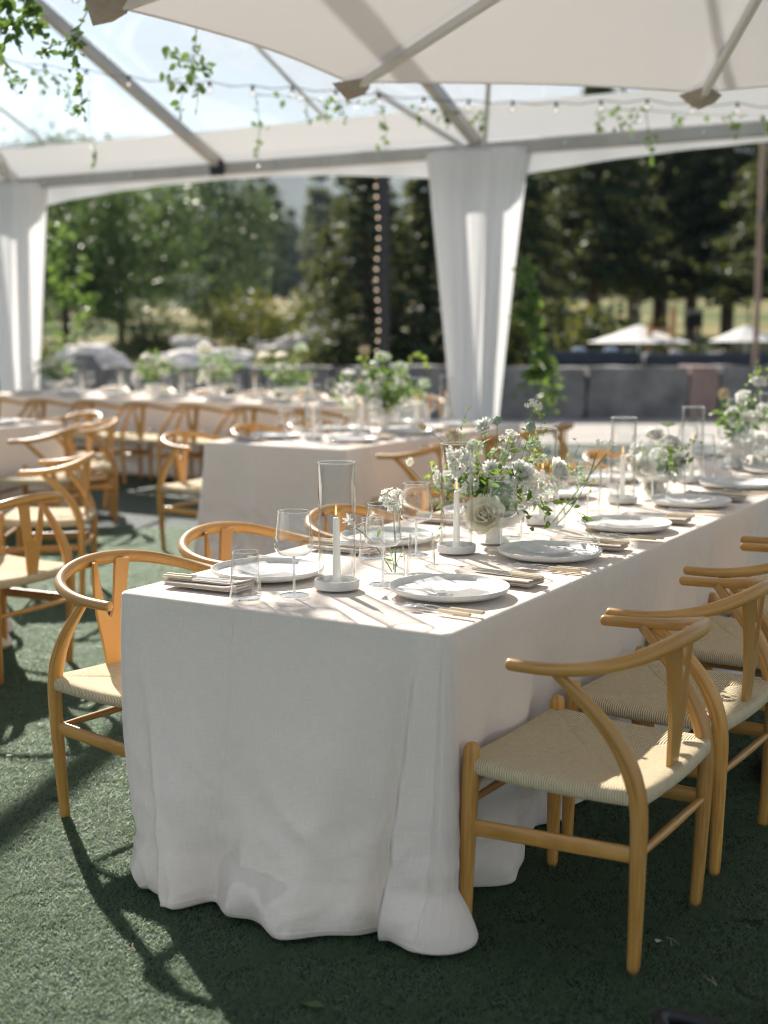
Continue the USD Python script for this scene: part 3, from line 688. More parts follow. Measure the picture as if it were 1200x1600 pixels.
# ------------------------------------------------------------------ cantilever umbrella
P0, P1, P2 = (onz(x, y, 2.6) for x, y in ((150, 18), (545, 140), (1093, 155)))
UC = np.array([1.535, 4.148]); RAD = 2.85; a1 = 0.
_an = [math.atan2(p[1] - UC[1], p[0] - UC[0]) for p in (P0, P1, P2)]
_an += list(_an[2] - (2 * PI - (_an[0] - _an[2])) * np.arange(1, 6) / 6)
_rad = [float(np.linalg.norm(p[:2] - UC)) for p in (P0, P1, P2)] + [RAD] * 5
RISE = .62
um = thing('market_umbrella', 'large off white market umbrella overhanging the top of the picture', 'umbrella', (UC[0], UC[1], 0), math.degrees(a1))
rim = [np.array([r * math.cos(a), r * math.sin(a), 2.6]) for a, r in zip(_an, _rad)]
hub = np.array([0, 0, 2.6 + RISE])
for k in range(8):
    A, B = rim[k], rim[(k + 1) % 8]
    S, T_ = np.meshgrid(np.linspace(.02, 1, 16), np.linspace(0, 1, 17), indexing='ij')
    edge = A[None, None] + (B - A)[None, None] * T_[..., None]
    P = hub + (edge - hub) * S[..., None]
    sc = np.sin(T_ * PI) * S
    P = P + (hub - edge) * (.035 * sc * S)[..., None] * np.array([1, 1, 0.]) - np.array([0, 0, 1]) * (.05 * np.sin(T_ * PI) * np.sin(S * PI) - .0 * sc)[..., None]
    P[..., 2] += .035
    P[..., 2] += .006 * (meshkit.fbm(P * 3., 3, k) - .5) * np.sin(T_ * PI)
    part(um, 'canopy_panel', gridmesh(P), canopy_mat, True)
    hv = P[-1]; hem = tube(hv, .006, 6)[0]
    part(um, 'hem', hem, canopy_mat, True)
    part(um, 'rib', rot_box(hub + (A - hub) * .04 - [0, 0, .03], hub + (A - hub) * .985 - [0, 0, .012], .034, .042), white_metal)
    # corner pocket, a folded triangle of canvas under the rib end
    o = A / np.linalg.norm(A[:2]) * [1, 1, 0]; s_ = np.array([-o[1], o[0], 0]); dn = (hub - A) / np.linalg.norm(hub - A)
    q = [A + dn * .16 + s_ * .012, A + dn * .02 + s_ * .11 + [0, 0, .012], A + o * .025, A + dn * .02 - s_ * .11 + [0, 0, .012], A + dn * .16 - s_ * .012]
    lower = [p + np.array([0, 0, -.045]) for p in q[:1] + q[2:3] + q[4:]]
    pv = np.array(q + [A + dn * .13 - [0, 0, .045], A + o * .015 - [0, 0, .05], A + dn * .03 + s_ * .07 - [0, 0, .03], A + dn * .03 - s_ * .07 - [0, 0, .03]])
    hullm = trimesh.convex.convex_hull(pv)
    part(um, 'corner_pocket', (np.array(hullm.vertices), np.array(hullm.faces)), taupe)
part(um, 'hub', lathe([(0, 2.6 + RISE - .12), (.07, 2.6 + RISE - .12), (.08, 2.6 + RISE - .02), (.06, 2.6 + RISE + .06), (0, 2.6 + RISE + .08)], 20), white_metal, 40)
part(um, 'pole', tube([[0, 0, .05], [0, 0, 2.6 + RISE - .05]], .027, 14)[0], white_metal, 40)
part(um, 'base', lathe([(0, .0), (.30, .0), (.31, .012), (.305, .05), (.29, .06), (.06, .075), (.045, .30), (.0, .30)], 40), black_metal, 40)
solo('pale_slab', moved(cbox(.8, .8, .055, .006)), paver_mat, 'pale concrete slab whose corner shows at the bottom right of the picture', 'slab', loc=(.83 + .42, 2.66 - .365, .0285), rotz=4., smooth=40)
solo('black_strap', tube(spline([(.60, 2.48, .02), (.572, 2.57, .03), (.60, 2.605, .024), (.70, 2.56, .018), (.85, 2.46, .015)], 14), .017, 8)[0], black_metal, 'small black strap end lying on the turf at the bottom edge', 'strap', smooth=True)
# ------------------------------------------------------------------ tablecloths: a top, a rounded edge and a skirt with folds that meets the turf
def lerp(x, xs, ys):
    return np.interp(x, xs, ys)
def tablecloth(label, loc, L, rot=TROT, Wd=1., seed=1, front=None, left=None, right=None, pleat=None, tuck=None, step=.03, fine=.0085):
    """local frame: the top is x in [-Wd, 0], y in [0, L]; front is y = 0, left x = -Wd, right x = 0. front, left, right: (positions, offsets at the floor)"""
    r = np.random.default_rng(seed); top, R, C = .755, .011, .022
    def side(a, b, h):
        return np.linspace(a, b, max(3, int(abs(b - a) / h)))[:-1]
    # outline, counter clockwise, with its outward normals; corners turn on radius C
    pts, nor = [], []
    def corner(cx, cy, a0):
        for a in np.linspace(a0, a0 + PI / 2, 11)[:-1]:
            pts.append((cx + C * math.cos(a), cy + C * math.sin(a))); nor.append((math.cos(a), math.sin(a)))
    for x in side(-Wd + C, -C, fine):
        pts.append((x, 0.)); nor.append((0, -1.))
    corner(-C, C, -PI / 2)
    for y in np.r_[side(C, min(1.2, L / 2), fine * 1.6), side(min(1.2, L / 2), L - C, step)]:
        pts.append((0., y)); nor.append((1., 0))
    corner(-C, L - C, 0)
    for x in side(-C, -Wd + C, step):
        pts.append((x, L)); nor.append((0, 1.))
    corner(-Wd + C, L - C, PI / 2)
    for y in np.r_[side(L - C, min(1.2, L / 2), step), side(min(1.2, L / 2), C, fine * 1.6)]:
        pts.append((-Wd, y)); nor.append((-1., 0))
    corner(-Wd + C, C, PI)
    pts, nor = np.array(pts), np.array(nor); n = len(pts)
    s = np.r_[0, np.cumsum(np.linalg.norm(np.diff(np.vstack([pts, pts[:1]]), axis=0), axis=1))][:-1]
    tan = np.stack([-nor[:, 1], nor[:, 0]], 1)
    # how far the hem stands out at the floor
    fx, fy = front or (np.linspace(-Wd, 0, 9), .05 + .05 * r.random(9)); lx, ly = left or (np.linspace(0, L, 12), .01 + .04 * r.random(12)); rx, ry = right or (np.linspace(0, L, 12), .01 + .04 * r.random(12))
    wf, wb, wr, wl = (np.clip(nor @ np.array(d), 0, 1) ** 2 for d in ((0, -1), (0, 1), (1, 0), (-1, 0)))
    base = wf * lerp(pts[:, 0], fx, fy) + wb * .05 + wr * lerp(pts[:, 1], rx, ry) + wl * lerp(pts[:, 1], lx, ly)
    ker = np.hanning(9); ker /= ker.sum(); base = np.convolve(np.r_[base[-4:], base, base[:4]], ker, 'valid')
    rows, uvs = [], []
    ctr = np.stack([np.full(n, -Wd / 2), np.clip(pts[:, 1], Wd / 2, L - Wd / 2)], 1)
    for t in (0., .3, .55, .75, .88, .96):
        p = ctr + (pts - nor * R - ctr) * t
        z = top + .0015 * (meshkit.fbm(np.c_[p * 6, np.zeros(n)], 3, seed) - .5)
        rows.append(np.c_[p, z]); uvs.append(p)
    for a in np.linspace(0, PI / 2, 6):
        p = pts - nor * R * (1 - math.sin(a)); rows.append(np.c_[p, np.full(n, top - R * (1 - math.cos(a)))]); uvs.append(pts - nor * R + nor * R * a)
    q = np.r_[np.linspace(0, .9, 84)[1:], np.linspace(.9, 1, 15)[1:]]
    cl = np.clip
    ph = r.uniform(0, 6, 8); cornerness = np.exp(-((np.minimum(np.abs(pts[:, 0] - (-Wd)), np.abs(pts[:, 0])) + np.minimum(np.abs(pts[:, 1]), np.abs(pts[:, 1] - L))) / .16) ** 2)
    per = s[-1]
    def noise_s(k, off, oct=3):       # periodic noise along the outline
        a = 2 * PI * s / per; return meshkit.fbm(np.c_[np.cos(a) * per / (2 * PI) * k, np.sin(a) * per / (2 * PI) * k, np.full(n, off)], oct, seed) - .5
    A1, A2, A3 = noise_s(3.2, 1.3), noise_s(6.5, 5.1), noise_s(2.0, 9.7)
    amp = cl(.5 + 2.2 * A3, .15, 1.3)
    for t in q:
        z = top - R - (top - R - .020) * t
        o = base * t ** 1.5 + .055 * A1 * t ** 1.25 + .050 * amp * A2 * t ** 2.2
        o += .010 * amp * np.cos(2 * PI * s / .23 + ph[0] + 1.2 * t) * t ** 1.4 + .016 * amp * np.cos(2 * PI * s / .17 + ph[1] - .8 * t) * cl((t - .62) / .38, 0, 1) ** 1.3
        o += .018 * cornerness * t ** .7
        # cross folds where the hem crumples on the ground
        vf = meshkit.fbm(np.c_[s * 5.5 + .5 * t, np.full(n, t * .55), np.full(n, seed * 2.3 + 8)], 2, seed + 21) - .5; o += .075 * vf * cl((t - .05) / .6, 0, 1)
        rg = 1 - 2 * np.abs(meshkit.fbm(np.c_[s * 4.2 - 3. * t, np.full(n, t * 3.4), np.full(n, seed * 1.7)], 2, seed + 5) - .5) * 2.2
        o += .030 * cl(rg, -.2, 1) * cl((t - .35) / .65, 0, 1) ** 1.3
        f = meshkit.fbm(np.c_[s * 5.5 + 3.5 * t, np.full(n, t * 5.2), np.full(n, seed * 3.1)], 3, seed + 3) - .5
        o += .080 * f * cl((t - .45) / .55, 0, 1) ** 1.5
        hb_ = cl((t - .84) / .16, 0, 1); o += (.016 + .055 * cl(A2 + .08, 0, .5)) * np.sin(hb_ * PI * .80)
        o += .0035 * (meshkit.fbm(np.c_[s * 9, np.full(n, t * 2.6), np.full(n, 4.)], 4, seed + 9) - .5) * min(1, t * 6)
        sh = .10 * A1 * t ** 2 * cl((t - .3), 0, 1)
        if pleat:
            for x0, x1, th, sharp in pleat:
                c0 = x0 + (x1 - x0) * t ** .9; d = pts[:, 0] - c0
                o += wf * th * t ** .7 * np.where(d > 0, np.exp(-d / .035), np.exp(d / sharp)) * 1.0
                o -= wf * .35 * th * t ** .7 * np.exp(-((d + .03) / .022) ** 2)
        o = np.maximum(o, -.16 * t)
        p = pts + nor * o[:, None] + tan * sh[:, None]
        if tuck is not None:
            p = p + np.array(tuck)[None] * (t ** 2.4 * np.exp(-(np.hypot(pts[:, 0] + Wd, pts[:, 1]) / .26) ** 2))[:, None]
        rows.append(np.c_[p, np.full(n, z)]); uvs.append(pts + nor * (R * .57 + (top - R) * t))
    last, lo = rows[-1], o
    for k, (dz, do) in enumerate(((-.006, -.008), (-.011, -.022), (-.013, -.055))):
        p = last.copy(); p[:, :2] += nor * do * (1 + 2 * np.maximum(0, A2))[:, None]; p[:, 2] += dz; rows.append(p); uvs.append(uvs[-1] + nor * .01)
    P = np.array(rows); m = len(rows)
    i, j = np.meshgrid(np.arange(m - 1), np.arange(n), indexing='ij')
    F = np.stack([i * n + j, (i + 1) * n + j, (i + 1) * n + (j + 1) % n, i * n + (j + 1) % n], -1).reshape(-1, 4)[:, ::-1]
    p = numbered('/World', 'tablecloth')
    v = P.reshape(-1, 3)
    g = usdkit.mesh(stage, p, (v, F), cloth_mat, True, np.array(uvs).reshape(-1, 2))
    place(g, loc, rot); setdata(g.GetPrim(), label, 'tablecloth')
NEAR_FRONT = ((-1.0, -.93, -.84, -.74, -.64, -.54, -.42, -.31, -.20, -.13, -.07, 0), (.02, .075, .12, .15, .11, .115, .145, .14, .09, .045, .05, .02))
NEAR_RIGHT = ((0, .06, .15, .27, .38, .46, .56, .8, 1.2, 2, 5), (.03, .0, -.05, -.13, -.02, -.04, -.15, -.13, -.08, -.05, -.05))
NEAR_LEFT = ((0, .08, .3, 1., 2., 5), (.0, -.03, -.02, .012, .0, .01))
tablecloth('ivory linen cloth draped to the turf over the near table, pooling at its end', W(0, -.012), 4.88, seed=4, front=NEAR_FRONT, left=NEAR_LEFT, right=NEAR_RIGHT, pleat=((-.070, -.125, .050, .007), (-.95, -.80, .026, .02)), tuck=(.20, -.07))
tablecloth('ivory linen cloth over the middle table behind the first wine glass', W(3.83, -2.69), 2.44, Wd=1.04, seed=8, fine=.02)
tablecloth('long ivory cloth over the far cross table in front of the stone wall', W(8.35, -4.6), 4.85, TROT + 90, seed=11, fine=.03)
tablecloth('ivory cloth of the table cut off by the left edge, beside the nearest left chair', np.array([-1.60, 4.0, 0]), 2.2, TROT + 37., seed=15, fine=.02)
tablecloth('ivory cloth with rounded corner over the left table behind the turned chair', W(2.2, -5.67), 2.44, seed=18, fine=.02)

# ------------------------------------------------------------------ the woven chairs
def wood_part(parent, name, path, r, sides=12, flat=None, up=None, label=None):
    m, uv = tube(path, r, sides, up, flat)
    return part(parent, name, m, wood, True, uv, label)
def ease(a, b, n):
    return a + (b - a) * np.linspace(0, 1, n)
CH = proto('dining_chair_class')
# local frame: x right, y forwards
arc = spline([(.272, .085, .695), (.276, .0, .697), (.268, -.09, .705), (.225, -.185, .725), (.13, -.243, .748), (0, -.262, .757), (-.13, -.243, .748), (-.225, -.185, .725), (-.268, -.09, .705), (-.276, .0, .697), (-.272, .085, .695)], 64)
s_ = np.abs(np.linspace(-1, 1, 64))
rr = .0145 + .0025 * (1 - s_) ** .5; ff = .0145 + .006 * np.clip(1 - s_ * 1.15, 0, 1)
ARCT = np.r_[0, .0012, .003, .006, .010, np.linspace(.014, .986, 70), .990, .994, .997, .9988, 1]
ENDR = np.sqrt(1 - (1 - np.clip(np.minimum(ARCT, 1 - ARCT) / .0105, 0, 1)) ** 2) * .93 + .07
arc = np.stack([np.interp(ARCT, np.linspace(0, 1, 400), spline(arc[::3], 400)[:, k]) for k in range(3)], 1)
wood_part(CH, 'top_rail', np.vstack([arc]), np.interp(ARCT, np.linspace(0, 1, 64), rr) * ENDR, 16, np.interp(ARCT, np.linspace(0, 1, 64), ff) * ENDR, up=[0, 0, 1.])
for sx in (-1, 1):
    p = spline([(sx * .209, -.216, .0), (sx * .216, -.222, .15), (sx * .222, -.226, .30), (sx * .226, -.222, .42), (sx * .234, -.182, .53), (sx * .250, -.105, .625), (sx * .266, -.035, .692)], 40)
    r_ = np.interp(np.linspace(0, 1, 40), [0, .02, .45, .62, .85, 1], [.0135, .0155, .0205, .0225, .0165, .013])
    wood_part(CH, 'rear_leg', p, r_, 16)
    p = spline([(sx * .247, .199, .0), (sx * .245, .196, .2), (sx * .241, .191, .40), (sx * .239, .189, .470), (sx * .239, .189, .484)], 30)
    r_ = np.interp(np.linspace(0, 1, 30), [0, .02, .5, .72, .9, .965, 1], [.0135, .0155, .0205, .0215, .0195, .014, .003])
    wood_part(CH, 'front_leg', p, r_, 16)
    # flat side stretcher
    a, b = np.array([sx * .243, .192, .275]), np.array([sx * .2205, -.225, .285])
    d = b - a; nseg = 9; t = np.linspace(0, 1, nseg)[:, None]
    wood_part(CH, 'side_stretcher', a + d * t, np.full(nseg, .0085), 12, np.full(nseg, .021), up=[0, 0, 1.])
    a, b = np.array([sx * .241, .189, .420]), np.array([sx * .2265, -.22, .414])
    wood_part(CH, 'seat_rail', a + (b - a) * t, np.full(nseg, .011), 8)
tt = np.linspace(-1, 1, 15)[:, None]
wood_part(CH, 'front_stretcher', np.hstack([tt * .243, 0 * tt + .195, 0 * tt + .335]), np.interp(tt[:, 0], [-1, -.6, 0, .6, 1], [.008, .010, .0115, .010, .008]), 12)
wood_part(CH, 'rear_stretcher', np.hstack([tt * .2195, 0 * tt - .225, 0 * tt + .285]), np.interp(tt[:, 0], [-1, -.6, 0, .6, 1], [.008, .010, .0115, .010, .008]), 12)
wood_part(CH, 'rear_seat_rail', np.hstack([tt * .225, 0 * tt - .222, 0 * tt + .414]), np.full(15, .0135), 12)
wood_part(CH, 'front_seat_rail', np.hstack([tt * .24, 0 * tt + .189, 0 * tt + .420]), np.full(15, .0125), 12)
# Y shaped splat
Yp = Polygon([(-.026, 0), (.026, 0), (.038, .09), (.054, .165), (.063, .23), (.071, .335), (.0385, .335), (.026, .24), (.012, .17), (.0, .148), (-.012, .17), (-.026, .24), (-.0385, .335), (-.071, .335), (-.063, .23), (-.054, .165), (-.038, .09)])
Ym = trimesh.creation.extrude_polygon(Yp.buffer(.003).buffer(-.003), .011)
Ym = Ym.subdivide_to_size(.03)
q = np.array(Ym.vertices); h_ = q[:, 1] / .335
yb = -.219 - .036 * h_ ** 1.3 + .035 * (q[:, 0] / .07) ** 2 * h_ ** 2
part(CH, 'splat', (np.stack([q[:, 0], yb + (q[:, 2] - .0055), .425 + q[:, 1] * .985], 1), Ym.faces), wood, 35)
# woven seat: four sectors of cord meeting in the middle
def seat():
    c4 = [np.array(p) for p in ((-.244, .200, .450), (.244, .200, .450), (.232, -.232, .443), (-.232, -.232, .443))]
    mid = np.array([0, -.01, .431]); vs, uvs, out = [], [], []
    for s in range(4):
        a, b = c4[s], c4[(s + 1) % 4]
        t = np.linspace(0, 1, 31)
        E = a + (b - a) * t[:, None]; od = np.cross(b - a, [0, 0, 1.]); od = -od / np.linalg.norm(od)
        rows, ur = [], []
        for r in np.linspace(0, 1, 10):
            z = mid[2] + (E[:, 2] - mid[2]) * r ** 1.7 - .007 * np.sin(PI * t) * r - .0055 * (np.exp(-t / .045) + np.exp(-(1 - t) / .045)) * math.sin(PI * min(1., r * 1.05)) 
            q = mid + (E - mid) * r; q[:, 2] = z; rows.append(q)
        for ph in np.linspace(.25, 1, 8) * 2.6:
            q = E + od[None] * (.017 * math.sin(ph) * np.sin(PI * np.clip(t, .03, .97))[:, None] ** .3); q[:, 2] = E[:, 2] - .007 * np.sin(PI * t) - .021 * (1 - math.cos(ph)); rows.append(q)
        Pn = np.array(rows)
        along = Pn[..., 0] if s % 2 == 0 else Pn[..., 1]
        uv = np.stack([along, np.broadcast_to(np.linspace(0, .3, len(rows))[:, None], along.shape)], -1)
        m = gridmesh(Pn); vs.append(m); uvs.append(uv.reshape(-1, 2))
    v, f = cat_(vs)
    return (v, f), np.vstack(uvs)
sm, suv = seat()
part(CH, 'woven_seat', sm, cord, True, suv)
def chair(x, y, rot, label):
    copy(CH, 'dining_chair', label, 'chair', (x, y, 0), rot - 90, 'round backed wooden chairs')
RIGHT, LEFT = 149.59, -30.41
def chair_uv(a, b, rot, label, jit=2.5):
    p = W(a, b); chair(p[0], p[1], rot + rng.uniform(-jit, jit), label)
nm = ['first', 'second', 'third', 'fourth', 'fifth', 'sixth', 'seventh', 'eighth']
chair(.496, 3.131, 147.7, 'round backed wooden chair nearest the camera, right of the near table')
chair(.820, 3.677, 146.8, 'wooden chair with woven seat, second from the camera on the right of the near table')
chair(1.17, 4.303, 146.5, 'wooden chair third from the camera, right of the near table, cut by the edge')
chair_uv(2.36, .17, RIGHT, 'wooden chair fourth from the camera, right of the near table, arm tip only')
chair(-.655, 3.833, 323.2, 'wooden chair on the left of the near table with its whole left legs in view')
chair(-.391, 4.440, 326.9, 'wooden chair behind the first wine glass, second along the left of the near table')
for k, a in enumerate((1.60, 2.30, 2.98, 3.66, 4.34)):
    chair_uv(a, -1.12, LEFT, f'wooden chair behind the near table, {nm[k + 2]} from the camera along its left side')
chair(-1.668, 5.561, 151.9, 'wooden chair cut by the left edge, facing away to the left beside the cropped table')
chair(-1.86, 7.20, 184., 'wooden chair turned sideways behind the cropped left chair, bright sunlit arms')
chair(-2.36, 6.85, 120., 'wooden chair at the left edge with its rounded back towards the turned chair')
chair(-2.27, 9.90, 196., 'wooden chair with sunlit arms beside the left table, furthest right of its group')
chair(-2.40, 9.1, 172., 'wooden chair with long arm in front of the left table with the rounded corner')
chair_uv(5.2, -6.2, LEFT + 180 + 75, 'wooden chair with white sunlit rail behind the rounded corner of the left table')
chair_uv(4.2, -3.98, LEFT, 'wooden chair at the left near corner of the middle table, beside its cloth')
chair_uv(4.95, -3.98, LEFT, 'wooden chair second along the left of the middle table behind the plates')
chair_uv(5.65, -3.98, LEFT, 'wooden chair third along the left of the middle table, mostly hidden')
for k, a in enumerate((4.37, 5.02, 5.66, 6.2)):
    chair_uv(a, -2.56, RIGHT, f'wooden chair {nm[k]} along the right of the middle table, behind the main bouquet' if k else 'wooden chair with long sunlit arm right of the middle table, left of the bouquet')
for k in range(8):
    chair_uv(6.93, -9.2 + .62 * k, 59.6, f'wooden chair backing on to the camera at the far cross table, {nm[k]} from the left')
for k in range(7):
    chair_uv(8.82, -9.1 + .68 * k, 59.6 + 180, f'wooden chair beyond the far cross table, {nm[k]} from the left')

# ------------------------------------------------------------------ tableware
PL = proto('dinner_plate_class')
part(PL, 'plate', lathe([(0, .004), (.09, .003), (.105, .0), (.112, .003), (.142, .006), (.1555, .0235), (.158, .025), (.1600, .0235), (.1555, .013), (.146, .0095), (.12, .0085), (0, .0085)][::-1], 64), stoneware, True)
WG = proto('wine_glass_class')
part(WG, 'bowl', lathe([(0, .1045), (.022, .106), (.038, .1095), (.0465, .1165), (.0505, .1265), (.0513, .138), (.0500, .155), (.0455, .19), (.0415, .2225)], 40), glass, True)
part(WG, 'rim', tube([[.0415 * math.cos(a), .0415 * math.sin(a), .2225] for a in np.linspace(0, 2 * PI, 33)], .0008, 5)[0], rim_glass, True)
part(WG, 'stem', lathe([(.0045, .005), (.0036, .015), (.0034, .08), (.0042, .104)], 14), rim_glass, True)
part(WG, 'foot', lathe([(0, .0), (.039, .0), (.0395, .0012), (.036, .0022), (.012, .0042), (.0045, .006)], 36), glass, True)
TU = proto('tumbler_class')
part(TU, 'glass', lathe([(0, .006), (.037, .0065), (.0405, .002), (.0425, .010), (.0335, .1245)], 40), glass, True)
part(TU, 'rim', tube([[.0335 * math.cos(a), .0335 * math.sin(a), .1245] for a in np.linspace(0, 2 * PI, 33)], .0008, 5)[0], rim_glass, True)
CHM = proto('glass_chimney_class')
part(CHM, 'cylinder', lathe([(.05, .0), (.05, .11), (.05, .22), (.05, .33)], 48), glass, True)
for _z in (.0015, .33):
    part(CHM, 'rim', tube([[.05 * math.cos(a), .05 * math.sin(a), _z] for a in np.linspace(0, 2 * PI, 41)], .0014, 6)[0], rim_glass, True)
DI = proto('candle_dish_class')
part(DI, 'dish', lathe([(0, 0), (.058, 0), (.0605, .002), (.061, .022), (.060, .0242), (.0565, .0242), (.0555, .022), (.055, .009), (0, .0085)], 48), clay, 40)
CUP = lathe([(.0095, .0), (.022, .0), (.020, .006), (.013, .014), (.0118, .022), (.0105, .022), (.0105, .002)], 24)
CA = proto('taper_candle_class')
part(CA, 'wax', lathe([(0, 0), (.0108, 0), (.0112, .03), (.0086, .176), (.0080, .181), (.005, .183), (0, .1815)], 20), wax, True)
part(CA, 'holder', CUP, glass, True)
part(CA, 'wick', tube([[0, 0, .18], [.0003, 0, .186], [.0012, 0, .191]], .0007, 5)[0], wick_mat)
part(CA, 'flame', lathe([(0, .187), (.0022, .190), (.0033, .196), (.0026, .205), (.0012, .213), (0, .219)], 12), flame_mat, True)
def napkin_class(name, seed):
    r = np.random.default_rng(seed)
    p = proto(name)
    # a long fold that doubles back on itself in layers
    w = .044; pts = []
    for k in range(5):
        z = .0022 + k * .0038
        x0, x1 = (-w, w) if k % 2 == 0 else (w, -w)
        if k == 4:
            x1 *= .8
        pts += [(x0 + (x1 - x0) * t + (0 if 0 < t < 1 else r.normal(0, .0012)), z + .0008 * math.sin(3 * t + k)) for t in np.linspace(.04, .96, 5)]
        if k < 4:
            pts.append((x1 + math.copysign(.0028, x1), z + .0019))
    ln = LineString(pts).buffer(.00125, quad_segs=2)
    ring = np.array(ln.exterior.coords)[:-1][::-1]
    L = np.linspace(-.115, .115, 13); n = len(ring)
    V = []
    for i, y in enumerate(L):
        o = meshkit.fbm(np.c_[ring * 30, np.full(n, y * 9 + seed)], 3, seed) - .5
        curl = .010 * max(0, (y - .06) / .055) ** 2
        V.append(np.c_[ring[:, 0] + .004 * o, np.full(n, y) + (i in (0, 12)) * r.normal(0, .001, n), np.maximum(.0007, ring[:, 1] * (1 + .25 * o) + curl * (ring[:, 1] / .02))])
    V = np.array(V)
    V = np.concatenate([V, V[:, :1]], 1)
    side_ = gridmesh(V)
    caps = trimesh.creation.triangulate_polygon(Polygon(ring), engine='earcut')
    def cap(i):
        return V[i, :n], np.asarray(caps[1])
    uv = V.reshape(-1, 3)[:, :2]
    v, f = cat_([side_, cap(0), (cap(12)[0], cap(12)[1][:, ::-1])])
    part(p, 'folded_cloth', (v, f), napkin_mat, True, uv=v[:, [0, 1]] + np.c_[v[:, 2] * 3, v[:, 2]])
    return p
NA = [napkin_class('napkin_class_a', 1), napkin_class('napkin_class_b', 5)]
HANDLE = moved(cbox(.0135, .098, .0085, .0035), (0, -.049, .006))
def fork_class():
    p = proto('dinner_fork_class'); ms = []
    ms.append(tube(spline([(0, -.002, .006), (0, .02, .007), (0, .05, .009), (0, .066, .008)], 12), [.0034, .003, .0024, .0022, .0022, .0022, .0023, .0025, .003, .005, .007, .008], 8, flat=np.full(12, .0014))[0])
    ms.append(moved(cbox(.0215, .022, .0016, .0006), (0, .074, .0070)))
    for k in range(4):
        x = (k - 1.5) * .0062
        ms.append(tube(spline([(x, .082, .0068), (x, .105, .0055), (x, .125, .0085)], 8), np.linspace(.0015, .0009, 8), 6)[0])
    part(p, 'tines', cat_(ms), steel, True); part(p, 'handle', HANDLE, handle_mat, 30)
    return p
def knife_class():
    p = proto('dinner_knife_class')
    pg = Polygon([(-.0065, -.004), (.0065, -.004), (.0085, .03), (.0095, .085), (.007, .112), (-.001, .124), (-.0065, .10)])
    m = trimesh.creation.extrude_polygon(pg, .0014); v = np.array(m.vertices); v[:, 2] += .0055
    part(p, 'blade', (v, m.faces), steel); part(p, 'handle', HANDLE, handle_mat, 30)
    return p
FO, KN = fork_class(), knife_class()
CARD = proto('menu_card_class')
_X, _Y = np.meshgrid(np.linspace(-.055, .055, 5), np.linspace(-.085, .085, 9), indexing='ij')
part(CARD, 'sheet', gridmesh(np.stack([_X, _Y, .002 + .012 * (np.abs(_Y) / .085) ** 2], -1)), vellum, True)

def put(src, name, label, cat, loc, rot=0., group=None, **kw):
    return copy(src, name, label, cat, loc, rot, group, **kw)
CLOTHZ = .7615
def setting(u0, side, ordinal, tname, first=0, simple=False, group=None, base=CLOTHZ, edge=0., width=1., frame=None, jit=.012):
    """one place: side +1 = the right hand side of the table (v near 0), -1 = the left"""
    fr = frame or W
    pv = -.215 if side > 0 else -width + .115 + .1
    j = lambda: rng.uniform(-jit, jit)
    sidew = 'right' if side > 0 else 'left'
    at_ = f'{ordinal} {sidew} hand place of {tname}'
    rot = TROT + (180 if side < 0 else 0)      # local +x away from the diner's table edge ... local y along the table
    def L(du, dv, z=0.):
        p = fr(u0 + du * side * 1. + j() * .5, pv + dv * side + j() * .5); return (p[0], p[1], base + z)
    put(PL, 'dinner_plate', f'pale grey stoneware plate, {at_}', 'plate', L(0, 0), rng.uniform(0, 360), group)
    # diners on the right face -v: their left hand is towards the camera
    nr = TROT + 90 + (0 if side > 0 else 180) + rng.uniform(-7, 7)
    put(NA[int(rng.integers(0, 2))], 'napkin', f'folded oat linen napkin, {at_}', 'napkin', L(.225, .035), nr, group)
    for k in range(2):
        put(KN, 'dinner_knife', f'{"upper" if k else "lower"} pale handled knife, {at_}', 'knife', L(.215 + k * .026, .075 - k * .012, .0185), nr + rng.uniform(-4, 4), group)
        put(FO, 'dinner_fork', f'{"inner" if k else "outer"} pale handled fork, {at_}', 'fork', L(-.215 + k * .026, .085 + k * .02), nr + rng.uniform(-5, 5), group)
    put(CARD, 'menu_card', f'translucent paper card on the plate, {at_}', 'card', L(.01, -.01, .012), TROT + 90 + rng.uniform(-25, 25), group)
near = 'the near table'
for k in range(7):
    setting(.394 + .665 * k if k < 3 else .394 + .68 * k, 1, nm[k], near)
    setting(.365 + .70 * k if k < 3 else .36 + .69 * k, -1, nm[k], near)
def glassat(src, u_, v_, label, cat, name):
    p = W(u_, v_, CLOTHZ); put(src, name, label, cat, p, rng.uniform(0, 360))
for u_, v_, lb in ((.169, -.556, 'wine glass at the left front of the near table'), (.412, -.43, 'wine glass in front of the white umbel in the bud vase'), (.875, -.583, 'wine glass behind the bud vase, left of the second candle'),
                   (1.082, -.392, 'wine glass standing in front of the big white rose'), (1.56, -.60, 'wine glass behind the main bouquet on the left'), (1.80, -.39, 'wine glass between the main bouquet and the white bowl of flowers'),
                   (2.22, -.60, 'wine glass behind the third candle'), (2.47, -.38, 'wine glass at the left of the white flower bowl'), (2.95, -.60, 'wine glass behind the white flower bowl'), (3.12, -.37, 'wine glass right of the fifth candle'), (3.62, -.6, 'wine glass far along the near table, left half'), (3.8, -.38, 'wine glass far along the near table, right half'), (4.3, -.6, 'furthest wine glass of the near table')):
    glassat(WG, u_, v_, lb + ', clear and empty', 'wine glass', 'wine_glass')
